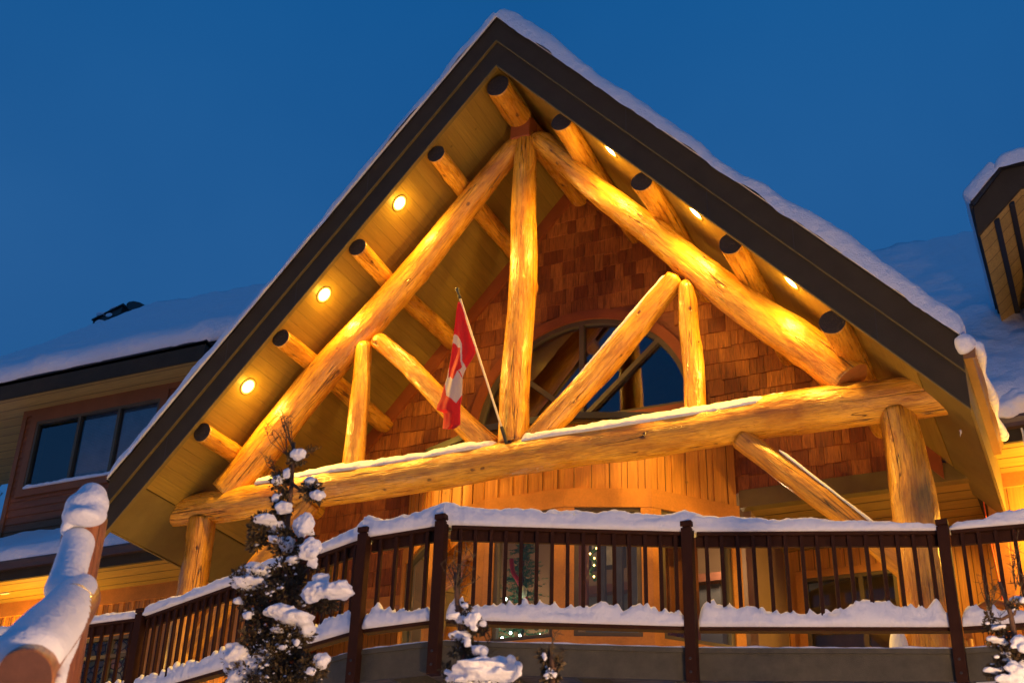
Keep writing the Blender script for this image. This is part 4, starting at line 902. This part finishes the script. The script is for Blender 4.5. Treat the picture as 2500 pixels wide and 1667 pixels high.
for k, (px_, w_) in enumerate(((1424, .07), (1470, .05), (1512, .05), (1548, .06))):
    q = at(px_, 1400, 'Y', 17.5); m = MB(); m.box(q.x-w_, q.x+w_, 17.45, 17.55, 5.6, 7.3); lb(m, 'room_post', TRIMD if k == 0 else MATS['blue_grey_plaster'])
pq = at(1668, 1466, 'Y', 17.7); pl_ = tag(empty('round_plaque', pq), 'small pale round plaque on the grey wall behind the rightmost bay window', 'plaque'); m = MB(); disc(m, (0, 0, 0), (0, -1, 0.001), 0, .055, -.01, .01); m.build('plate', MATS['pale_print'], pl_)
cu = tag(empty('curtain', (-5.12, 15.95, ZD+1.0)), 'brown pleated curtain drawn beside the rightmost bay window', 'curtain')
m = MB(); cp = [(k*.02, .03*math.sin(k*1.1)) for k in range(24)]
for (x0, y0), (x1, y1) in zip(cp, cp[1:]): m.face([(x0, y0, 0), (x1, y1, 0), (x1, y1, 2.2), (x0, y0, 2.2)])
m.build('drape', paint_mat('brown_fabric', (.3, .11, .04), .7), cu, True, fix=False)
# room behind the right recess window with an olive sofa
m = MB(); m.box(-4.0, -1.1, 19.6, 19.7, ZD, 6.6); lb(m, 'room_wall', MATS['blue_grey_plaster'])
sf = tag(empty('sofa', (at(2085, 1430, 'Y', 18.5).x, 18.5, at(2085, 1430, 'Y', 18.5).z-.4)), 'olive sofa with a high rounded back behind the window near the right log post', 'sofa')
m = MB(); P_ = [(-.95, 0, -.6), (.95, 0, -.6), (.95, 0, .3), (.75, 0, .48), (.3, 0, .55), (-.3, 0, .52), (-.75, 0, .38), (-.95, 0, .1)]; m.prism(P_, (0, .25, 0)); m.build('back', paint_mat('olive_leather', (.22, .15, .05), .45), sf, bevel=.06)
m = MB(); m.box(-.95, .95, .25, .8, -.6, -.15); m.build('seat', MATS['olive_leather'], sf, bevel=.05)
m = MB(); m.box(-4.0, -1.1, 18.1, 19.7, 6.6, 6.65); lb(m, 'room_ceiling', MATS['room_ceiling'])
l2 = tag(empty('added_recess_lamp', (-3.6, 19.2, 6.1)), 'added small lamp inside the dim room behind the window near the right log post', 'lamp'); m = MB(); m.tube([(0, 0, -.08), (0, 0, .06)], [.09, .06], 16); m.build('shade', MATS['lamp_shade'], l2, True); m = MB(); m.tube([(0, 0, .06), (0, 0, .5)], .01, 6); m.build('rod', BLACKM, l2); pointl('lamp', (0, -.1, -.2), 14, l2, .08, (1, .7, .4))  # lamp added to brighten the room behind the recess window
# stone fireplace behind the left window
def stone_mat():
    m, t, b = newmat('river_stone'); q = N(t); vo = q.n('ShaderNodeTexVoronoi', feature='DISTANCE_TO_EDGE'); vo.inputs['Scale'].default_value = 7; vc = q.n('ShaderNodeTexVoronoi'); vc.inputs['Scale'].default_value = 7
    co = q.coord((1, 1, 1.3)); q.l(co, vo.inputs['Vector']); q.l(co, vc.inputs['Vector'])
    e = q.ramp(vo.outputs['Distance'], [(.02, 0), (.12, 1)]); col = q.mix(.5, (.5, .45, .34), vc.outputs['Color'], 'SOFT_LIGHT'); q.l(q.mix(e, (.06, .05, .035), col), b.inputs['Base Color'])
    q.l(q.bump(e, 1, .05), b.inputs['Normal']); b.inputs['Roughness'].default_value = .8; return m
m = MB(); m.box(-16.5, -11.9, 17.9, 18.0, 2.5, 6.6); cw_ = tag(m.build('stone_chimney', stone_mat()), 'river stone chimney wall seen through the window at the lower left', 'chimney')
rm = tag(empty('added_stone_lamp', (-13.2, 17.3, 6.2)), 'added lamp lighting the river stone inside the lower left window', 'lamp'); m = MB(); m.tube([(0, 0, -.08), (0, 0, .06)], [.09, .06], 16); m.build('shade', MATS['lamp_shade'], rm, True); m = MB(); m.tube([(0, 0, .06), (0, 0, .5)], .01, 6); m.build('rod', BLACKM, rm)  # lamp added to light the stone behind the window
pointl('lamp', (0, 0, -.2), 22, rm, .08, (1, .72, .4))
# ------------------------------------------------------------------ sconces added to brighten the walls
def sconce(x, y, z, P, lab, ny=-1):
    e = tag(empty('added_sconce', (x, y, z)), lab, 'sconce', 'added sconces on the lodge walls')
    m = MB(); m.box(-.06, .06, -.02, 0, -.12, .12); m.box(-.02, .02, -.1, -.02, .05, .08); m.build('bracket', BLACKM, e)
    m = MB(); m.tube([(0, -.12, -.12), (0, -.12, .08)], [.05, .035], 14); m.build('globe', LAMPON, e, True)
    m = MB(); m.tube([(0, -.12, .08), (0, -.12, .11), (0, -.12, .13)], [.07, .06, .01], 14); m.build('hood', BLACKM, e, True)
    pointl('lamp', (0, -.28, -.02), P, e, .06); return e
sconce(-.05, YM, 5.9, 260, 'added black sconce on the brightly lit siding right of the porch, beyond the right edge')
sconce(-16.4, YM, 5.6, 210, 'added black sconce on the bright siding at the far left behind the snowy stair rail')
sconce(-12.3, YM, 4.6, 30, 'added black sconce low on the siding beside the left log post')
# small downlights; the lit one in the right recess is added to brighten it
def can(x, y, z, P, lab, on=True):
    e = tag(empty('recessed_light', (x, y, z)), lab, 'downlight', 'small downlights under the eaves and porch')
    m = MB(); disc(m, (0, 0, 0), (0, 0, -1), .06, .08, -.004, .008); m.build('trim_ring', MATS['white_pole'], e, True)
    m = MB(); disc(m, (0, 0, 0), (0, 0, -1), 0, .058, -.003, .003); m.build('lens', LAMPON if on else MATS['pale_print'], e)
    if on: spot('lamp', (0, 0, -.04), P, e, (0, .1, -1), 165, .6, .05)
q = at(448, 1341, 'Z', 6.745); can(q.x, q.y, 6.748, 0, 'unlit round downlight in the eave soffit left of the left log post', False)
can(-6.55, YT+.5, ZBR-.01, 0, 'unlit round downlight under the bay roof behind the king post', False)
can(-2.15, 17.0, 6.518, 120, 'added lit downlight in the porch ceiling hidden behind the right log post')
def added_lamp(x, y, z, P, lab):  # unseen globe lamps added for warm light on snow and walls
    e = tag(empty('added_globe_lamp', (x, y, GROUND)), lab, 'added lamp'); h = z-GROUND
    m = MB(); m.tube([(0, 0, 0), (0, 0, .3), (0, 0, h-.35)], [.09, .06, .045], 12); m.build('pole', BLACKM, e, True)
    m = MB(); m.tube([(0, 0, h-.35), (0, 0, h-.3), (0, 0, h-.1), (0, 0, h+.1), (0, 0, h+.28), (0, 0, h+.32)], [.06, .16, .25, .25, .15, .03], 18); m.build('globe', emit_mat('lit_globe', (1, .7, .4), 12), e, True)
    pointl('lamp', (-.2, .5, h+.1), P, e, .35, (1, .57, .27))
added_lamp(-14.0, 4.5, -1.0, 620, 'added unseen low globe lamp left of the viewer that warms the left wing')
added_lamp(3.0, 3.0, -1.0, 1850, 'added unseen low globe lamp beside the viewer that lights the front of the lodge')
# soffit vents
for k, (a, b, lab) in enumerate(((545, 1380, 'small white vent strip in the eave soffit right of the left log post'), (12, 1448, 'small white vent strip in the eave soffit at the left edge'))):
    q = at(a, b, 'Z', 6.745); m = MB(); m.box(q.x-.09, q.x+.09, q.y-.025, q.y+.025, 6.738, 6.748); tag(m.build('soffit_vent', MATS['white_pole']), lab, 'vent')
# ------------------------------------------------------------------ orange cord, icicles, patio chair
m = MB(); cps = [at(a, b, 'Y', 15.78+k*.1) for k, (a, b) in enumerate(((2413, 1073), (2417, 1098), (2410, 1130), (2398, 1160), (2395, 1172)))]+[at(a, b, 'Y', YM-.06) for a, b in ((2396, 1185), (2404, 1240), (2412, 1290), (2440, 1420), (2456, 1510), (2464, 1600))]
m.tube(cps, .009, 8); tag(m.build('extension_cord', paint_mat('orange_cord', (.8, .12, .03), .4), smooth=True), 'orange extension cord hanging from the eave down the corner of the bright siding', 'cord')
ic = [(2421, 1070, .20, 15.62, 'icicle hanging from the corner of the right gutters'), (2428, 1068, .13, 15.62, 'shorter icicle beside the gutter corner icicle'), (2494, 1045, .26, 15.6, 'long bright icicle on the gutter at the right edge'), (2344, 1050, .08, 13.95, 'tiny icicle under the right end of the tie beam'), (2343, 837, .07, 12.95, 'tiny icicle on the snowy front end of the gable gutter')]
ICE = newmat('ice'); ICE[2].inputs['Base Color'].default_value = (.8, .85, .9, 1); ICE[2].inputs['Roughness'].default_value = .12; ICE[2].inputs['Alpha'].default_value = .6
for a, b, l, y, lab in ic:
    p = at(a, b, 'Y', y); m = MB(); m.tube([p+V((.006*math.sin(k), 0, -l*k/6)) for k in range(7)], [.015*(1-k/6.3) for k in range(7)], 8); tag(m.build('icicle', ICE[0], smooth=True), lab, 'icicle')
gs = [((xe+.04, YF-.04, zg+.03), (.11, .1, .1)), ((xe+.02, YF-.06, zg-.03), (.07, .07, .07))]
for k in range(24):
    y_ = YF+.1+k*.1; a_ = .5+.5*math.sin(k*.55+1); gs.append(((xe+.13+.03*a_, y_, zg+.04-.02*a_), (.035+.03*a_, .1, .04+.04*a_)))
tag(blob('gutter_snow', gs, None, seed=9, vox=.018, rough=.2, smooth=4), 'lump of snow on the front end of the gutter right of the gable', 'snow', None, 'stuff')
es = []
for k in range(16):
    t = k/15; es.append(((xe+.25+1.6*t, 15.62+.05*math.sin(k*2.1), 7.12+.12*abs(math.sin(k*1.3))), (.2, .16, .13+.05*math.sin(k*1.9))))
tag(blob('eave_snow', es, None, seed=12, vox=.025, rough=.3, smooth=3), 'lumpy snow hanging over the eave gutter at the right edge', 'snow', None, 'stuff')
ch = tag(empty('patio_chair', at(2432, 1530, 'Y', 15.9).xyz), 'brown barrel back chair on the deck before the bright siding', 'chair'); ch.location.z = ZD
cw2 = paint_mat('chair_wicker', (.3, .12, .04), .5); ztop = at(2430, 1474, 'Y', 15.9).z-ZD
m = MB(); m.tube([(.32*math.cos(R(t)), -.1*math.sin(R(t)), ztop-.38+.36*math.sin(R(t))) for t in range(0, 181, 12)], .05, 10); m.tube([(-.32, 0, ztop-.38), (-.3, 0, .1)], .05, 10); m.tube([(.32, 0, ztop-.38), (.3, 0, .1)], .05, 10); m.build('back', cw2, ch, True)
m = MB(); m.box(-.3, .3, -.35, .1, .35, .45); m.build('seat', cw2, ch, bevel=.03)
for a in (-.26, .26):
    for b in (-.3, .06): m = MB(); m.tube([(a, b, 0), (a, b, .35)], .025, 8); m.build('leg', cw2, ch, True)
# ------------------------------------------------------------------ foreground: snowy log stair rail at the lower left
YS = 4.1
st = tag(empty('stair_railing', (-2.7, 4, GROUND)), 'round log stair railing heaped with snow in the lower left foreground', 'railing')
def stp(o): o.parent = st; o.matrix_parent_inverse = Matrix.Translation((2.7, -4, -GROUND)); return o
G = lambda x, y, Y: at(x, y, 'Y', Y)
a0 = G(60, 1655, 3.7); a1 = G(190, 1458, 5.15); b1 = G(205, 1290, 5.5)
STL = log_mat('stained_rail_log', (.30, .10, .03), (.42, .16, .04), .5)
o = make_log('rail_log', [a0, a0.lerp(a1, .5), a1], [px2m(66, a0), px2m(56, a0.lerp(a1, .5)), px2m(48, a1)], None, STL, 61, (ENDGRAIN if 0 else paint_mat('weathered_log_end', (.11, .045, .03), .8, .3, 12), CUT), step=.04); stp(o)
pb = G(206, 1640, 5.46); pt = G(214, 1262, 5.46)
o = make_log('rail_post', [V((pt.x, pt.y, GROUND)), V((pt.x, pt.y, 1.0)), pt], [px2m(50, pt)]*3, None, STL, 62, step=.04); stp(o)
pn = a0.lerp(a1, .12); o = make_log('rail_post', [V((pn.x, pn.y, GROUND)), V((pn.x, pn.y, pn.z-.02))], [.075, .075], None, STL, 63, step=.05); stp(o)
def Bp(x, y, Y, rx, ry, rd=None):
    p = G(x, y, Y); r1 = px2m(rx, p); r2 = px2m(ry, p); return (p, (r1, rd or r1, r2))
balls = [Bp(224, 1232, 5.36, 42, 44), Bp(208, 1240, 5.36, 50, 42), Bp(224, 1214, 5.38, 38, 38), Bp(190, 1262, 5.34, 40, 28), Bp(228, 1256, 5.34, 34, 28), Bp(206, 1262, 5.30, 48, 20), Bp(160, 1290, 5.3, 15, 22)]
stp(blob('snow_cap', balls, None, seed=21, vox=.01, rough=.02, smooth=24))
def chain(pts, n):
    out = []
    for a, b in zip(pts, pts[1:]):
        for k in range(n): t = k/n; out.append(Bp(*[a[i]+(b[i]-a[i])*t for i in range(5)]))
    return out+[Bp(*pts[-1])]
stp(blob('snow_patch', chain([(190, 1326, 5.36, 42, 40), (180, 1360, 5.28, 42, 42), (168, 1400, 5.18, 44, 42), (158, 1440, 5.05, 50, 44)], 3), None, seed=23, vox=.012, rough=.015, smooth=16))
stp(blob('snow_heap', chain([(204, 1432, 5.16, 34, 34), (188, 1448, 5.08, 50, 42), (174, 1466, 4.92, 56, 46), (152, 1500, 4.6, 66, 54), (124, 1530, 4.28, 74, 60), (98, 1560, 4.02, 80, 64), (74, 1588, 3.86, 82, 64), (46, 1606, 3.80, 80, 58), (10, 1640, 3.85, 80, 60)], 5)
    +chain([(178, 1500, 4.7, 34, 46), (165, 1560, 4.5, 30, 50), (150, 1610, 4.3, 24, 44), (138, 1680, 4.1, 22, 40)], 4), None, seed=22, vox=.012, rough=.015, smooth=16))
# ------------------------------------------------------------------ foreground snowy trees
def snowy_tree(label, Y, trunk_px, clumps, foliage, twigs, seed, group='snow laden young evergreens in front of the deck', dens=800, lsz=(.014, .045), name='evergreen_tree'):
    rng = random.Random(seed); tp = [G(x, y, Y) for x, y in trunk_px]; base = V((tp[0].x, tp[0].y, GROUND)); e = tag(empty(name, base), label, 'tree', group)
    inv = Matrix.Translation(-base)
    def pp(o): o.parent = e; o.matrix_parent_inverse = inv; return o
    m = MB(); pts = [base]+tp; m.tube(pts, [.05]+[.018*(1-k/len(tp))+.006 for k in range(len(tp))], 9)
    for c in foliage:
        p = G(c[0], c[1], Y); tgt = min(tp, key=lambda q: abs(q.z-(p.z-.08))); a = tgt.lerp(p, .95); m.tube([tgt, tgt.lerp(a, .5)+V((0, 0, -.02)), a], [.012, .009, .004], 6)
    pp(m.build('trunk', BARK, smooth=True))
    m = MB()
    for x, y, rx, ry in foliage:
        p = G(x, y, Y)+V((0, rng.uniform(-.05, .05), 0)); r1 = px2m(rx, p); r2 = px2m(ry, p); leaf_cards(m, p, (r1, r1, r2), int(dens*(rx*ry)/1600)+30, rng, lsz)
    fm = m; m = MB()
    for x0, y0, x1, y1, n in twigs:
        a = G(x0, y0, Y); b = G(x1, y1, Y)
        for k in range(n):
            q = b+V((rng.gauss(0, .035), rng.gauss(0, .05), rng.gauss(0, .05))); mid = a.lerp(q, .5)+V((rng.gauss(0, .012), 0, rng.gauss(0, .01))); m.tube([a, mid, q], [.0035, .0025, .001], 5)
            for t in range(7):
                c0 = mid.lerp(q, rng.random()); d = V((rng.gauss(0, 1), rng.gauss(0, 1), rng.gauss(.6, .8))).normalized(); m.tube([c0, c0+d*rng.uniform(.02, .06)], [.0022, .001], 4)
    if twigs: pp(m.build('twigs', JUN, fix=False))
    m = fm
    balls = []
    for x, y, rx, ry in clumps:
        dy = rng.uniform(-.12, .0); p = G(x, y, Y+dy); r1, r2 = px2m(rx, p), px2m(ry, p); balls.append((p, (r1*1.08, r1*.95, r2*.98)))
        for _ in range(6): q = p+V((rng.uniform(-.9, .9)*r1, rng.uniform(-.5, .5)*r1, rng.uniform(-.75, .35)*r2)); k_ = rng.uniform(.3, .6); balls.append((q, (r1*k_, r1*k_, r2*k_*.9)))
    for x, y, rx, ry in clumps:                              # sprays poking out under and through each pad
        p = G(x, y, Y); r1 = px2m(rx, p); r2 = px2m(ry, p); leaf_cards(m, p+V((0, 0, -r2*.75)), (r1*1.1, r1, r2*.7), int(40+r1*r2*9000), rng, lsz)
    pp(m.build('foliage', JUN, fix=False))
    md_ = MB()
    for x, y, rx, ry in foliage:
        p = G(x, y, Y); r1 = px2m(rx, p); r2 = px2m(ry, p)
        for _ in range(int(rx*ry/120)):
            d = V((rng.gauss(0, 1), rng.gauss(-.5, .8), rng.gauss(.2, .9))).normalized(); c = p+V((d.x*r1, d.y*r1, d.z*r2))*rng.uniform(.7, 1.08); sz = rng.uniform(.004, .015)
            md_.tube([c-V((sz, 0, 0)), c+V((0, 0, sz*.3)), c+V((sz*rng.uniform(.6, 1.6), 0, sz*rng.uniform(-.6, .8)))], [sz*.3, sz*rng.uniform(.5, .9), sz*.25], 5)
    dso = pp(md_.build('snow_dusting', SNOW, smooth=True)); dso['kind'] = 'stuff'
    sno = pp(blob('snow', balls, None, seed=seed, vox=.008, rough=.5, smooth=2)); sno['kind'] = 'stuff'
    return e
# tall tree: pixel values are where its clumps stand in the photograph
z_ = lambda L_: [(500+a/2.2825, 980+b/2.2825, c/2.2825, d/2.2825) for a, b, c, d in L_]
tall_snow = z_([(525, 290, 38, 34), (400, 440, 32, 26), (455, 400, 22, 28), (590, 450, 38, 26), (630, 520, 42, 26), (395, 535, 22, 26), (440, 590, 42, 38), (560, 690, 55, 70), (585, 820, 55, 62), (340, 655, 55, 28), (400, 700, 60, 34), (385, 765, 34, 22), (460, 790, 40, 50), (600, 890, 26, 40),
    (490, 880, 36, 22), (285, 945, 85, 42), (250, 1010, 95, 34), (740, 1050, 78, 52), (640, 1050, 70, 50), (650, 985, 45, 28), (590, 1085, 50, 36), (430, 1170, 90, 34), (500, 1205, 95, 40), (570, 1270, 42, 42), (400, 1270, 34, 16), (185, 1110, 28, 22), (240, 1190, 26, 24), (170, 1400, 60, 55), (150, 1470, 40, 60), (275, 1480, 80, 50), (340, 1410, 50, 45), (650, 1440, 46, 42), (590, 1500, 26, 24), (510, 1340, 20, 22), (430, 1370, 24, 16), (470, 1300, 14, 14), (180, 1540, 50, 40)])
tall_fol = z_([(500, 310, 45, 40), (430, 440, 50, 40), (600, 500, 60, 50), (430, 560, 45, 90), (350, 710, 80, 80), (460, 800, 90, 90), (300, 800, 40, 40), (270, 1000, 100, 60), (440, 950, 100, 80), (620, 1110, 110, 50), (250, 1120, 80, 60), (430, 1080, 120, 80), (330, 1230, 110, 80), (480, 1300, 120, 80), (300, 1340, 90, 70), (430, 1420, 140, 80), (250, 1520, 140, 70), (450, 1530, 150, 70), (620, 1500, 80, 70), (400, 1600, 200, 70)])
tall_tw = z_([(500, 260, 470, 60), ]) and [(715, 1095, 700, 1010, 8), (700, 1110, 672, 1050, 5), (720, 1110, 770, 1080, 4), (672, 1150, 650, 1125, 4)]
snowy_tree('tall slender evergreen heaped with snow clumps, left of centre in front of the deck', 6.6, [(690, 1700), (690, 1500), (700, 1300), (712, 1180), (718, 1080)], tall_snow, tall_fol, tall_tw, 5)
z2 = lambda L_: [(1060+a/6.909, 1440+b/6.909, c/6.909, d/6.909) for a, b, c, d in L_]
snowy_tree('small evergreen bending under a wide cap of snow, below the second railing post', 6.2, [(1135, 1760), (1140, 1650), (1125, 1540), (1115, 1460), (1112, 1400)],
    z2([(520, 260, 60, 60), (680, 440, 110, 80), (340, 430, 110, 60), (450, 500, 90, 70), (620, 520, 110, 80), (830, 560, 60, 60), (680, 650, 60, 40), (460, 770, 150, 90), (560, 860, 60, 90), (760, 1010, 130, 90), (850, 1040, 50, 120), (750, 1300, 420, 130), (1100, 1250, 280, 120), (1300, 1340, 130, 190), (480, 1440, 260, 110), (900, 1450, 450, 110), (220, 1380, 60, 55), (1290, 1150, 80, 60), (300, 1500, 120, 60)]),
    z2([(460, 280, 90, 110), (420, 400, 140, 90), (600, 560, 190, 110), (800, 660, 120, 100), (500, 940, 130, 110), (430, 1060, 100, 80), (680, 1050, 120, 130), (730, 1250, 110, 110), (230, 1350, 90, 90), (1280, 1180, 60, 60), (900, 1600, 400, 120), (1300, 1560, 90, 60)]),
    [(1118, 1470, 1110, 1400, 6), (1112, 1440, 1150, 1395, 4), (1165, 1525, 1185, 1560, 4), (1112, 1420, 1095, 1370, 3)], 6, dens=520, lsz=(.012, .034))
snowy_tree('tip of a tiny brownish evergreen specked with snow, lower centre', 6.0, [(1352, 1760), (1350, 1640), (1342, 1590)],
    z2([(1850, 1090, 40, 50), (1870, 1150, 30, 50), (1890, 1290, 30, 35), (1940, 1310, 25, 25), (1930, 1400, 45, 35), (2030, 1420, 45, 60), (1870, 1440, 35, 35), (1900, 1480, 40, 30)]),
    z2([(1860, 1120, 70, 90), (1960, 1220, 130, 100), (1930, 1350, 110, 110), (1980, 1480, 130, 90), (2060, 1230, 60, 60)]), [(1338, 1600, 1328, 1560, 3), (1345, 1610, 1368, 1590, 3)], 8, dens=160, lsz=(.018, .04))
z3 = lambda L_: [(2300+a/4.27, 1300+b/4.27, c/4.27, d/4.27) for a, b, c, d in L_]
snowy_tree('bushy evergreen with snow covered twigs at the lower right edge', 8.2, [(2500, 1760), (2485, 1600), (2468, 1500), (2440, 1420)],
    z3([(770, 690, 60, 34), (840, 700, 40, 34), (545, 985, 30, 26), (610, 980, 60, 20), (520, 1100, 50, 28), (590, 1120, 70, 22), (650, 1150, 40, 24), (800, 1120, 66, 60), (740, 1180, 26, 30), (840, 1200, 40, 60), (690, 1330, 60, 30), (740, 1350, 40, 24), (570, 1290, 30, 20), (490, 1425, 55, 26), (560, 1440, 60, 28), (640, 1430, 60, 40), (780, 1430, 90, 70), (650, 1520, 80, 50), (760, 1540, 100, 60), (840, 1380, 50, 60), (470, 940, 24, 20), (690, 1260, 30, 24)]),
    z3([(500, 880, 40, 70), (480, 950, 50, 50), (620, 1030, 60, 40), (660, 1100, 60, 50), (560, 1130, 80, 40), (780, 1260, 90, 90), (680, 1300, 80, 70), (780, 770, 60, 40), (600, 1380, 110, 50), (560, 1480, 90, 50), (700, 1470, 120, 90), (820, 1340, 60, 100), (760, 1600, 160, 80)]),
    [(2420, 1500, 2400, 1400, 4), (2417, 1480, 2440, 1450, 4), (2480, 1440, 2478, 1320, 5), (2490, 1460, 2500, 1380, 4), (2450, 1560, 2430, 1510, 3), (2490, 1430, 2470, 1410, 3)], 9, dens=620, lsz=(.014, .036))
# ------------------------------------------------------------------ bare trees beyond the lodge at the left
def bare(label, x, y, Y, h, seed, n=40, gnd=None):
    rng = random.Random(seed); b = at(x, y, 'Y', Y); z0 = GROUND; e = tag(empty('bare_tree', (b.x, b.y, z0)), label, 'tree')
    m = MB(); m.tube([(0, 0, 0), (0.1, 0, (b.z-z0)*.5), (0, 0, b.z-z0)], [.16, .1, .03], 8); m.build('trunk', BARK, e, True); m = MB()
    for k in range(n):
        z = (b.z-z0)-rng.random()*h*1.5; p = V((0, 0, z))
        d = V((rng.gauss(0, 1), rng.gauss(0, .5), abs(rng.gauss(1.1, .5)))).normalized(); q = p+d*h*rng.uniform(.2, .5); m.tube([p, p.lerp(q, .5)+V((rng.gauss(0, .03), 0, 0)), q], [.018, .012, .004], 5)
        for _ in range(3): c = p.lerp(q, rng.uniform(.4, 1)); m.tube([c, c+V((rng.gauss(0, .2), 0, rng.uniform(.1, .35)))*h*.4], [.007, .003], 4)
    m.build('branches', BARK, e, fix=False)
bare('bare twiggy tree top just showing above the snowy roof at the left edge', 42, 880, 26, .9, 3, 26)
bare('dark bare tree in the gap beside the dormer at the far left edge', 4, 1110, 24, 1.6, 5, 40)
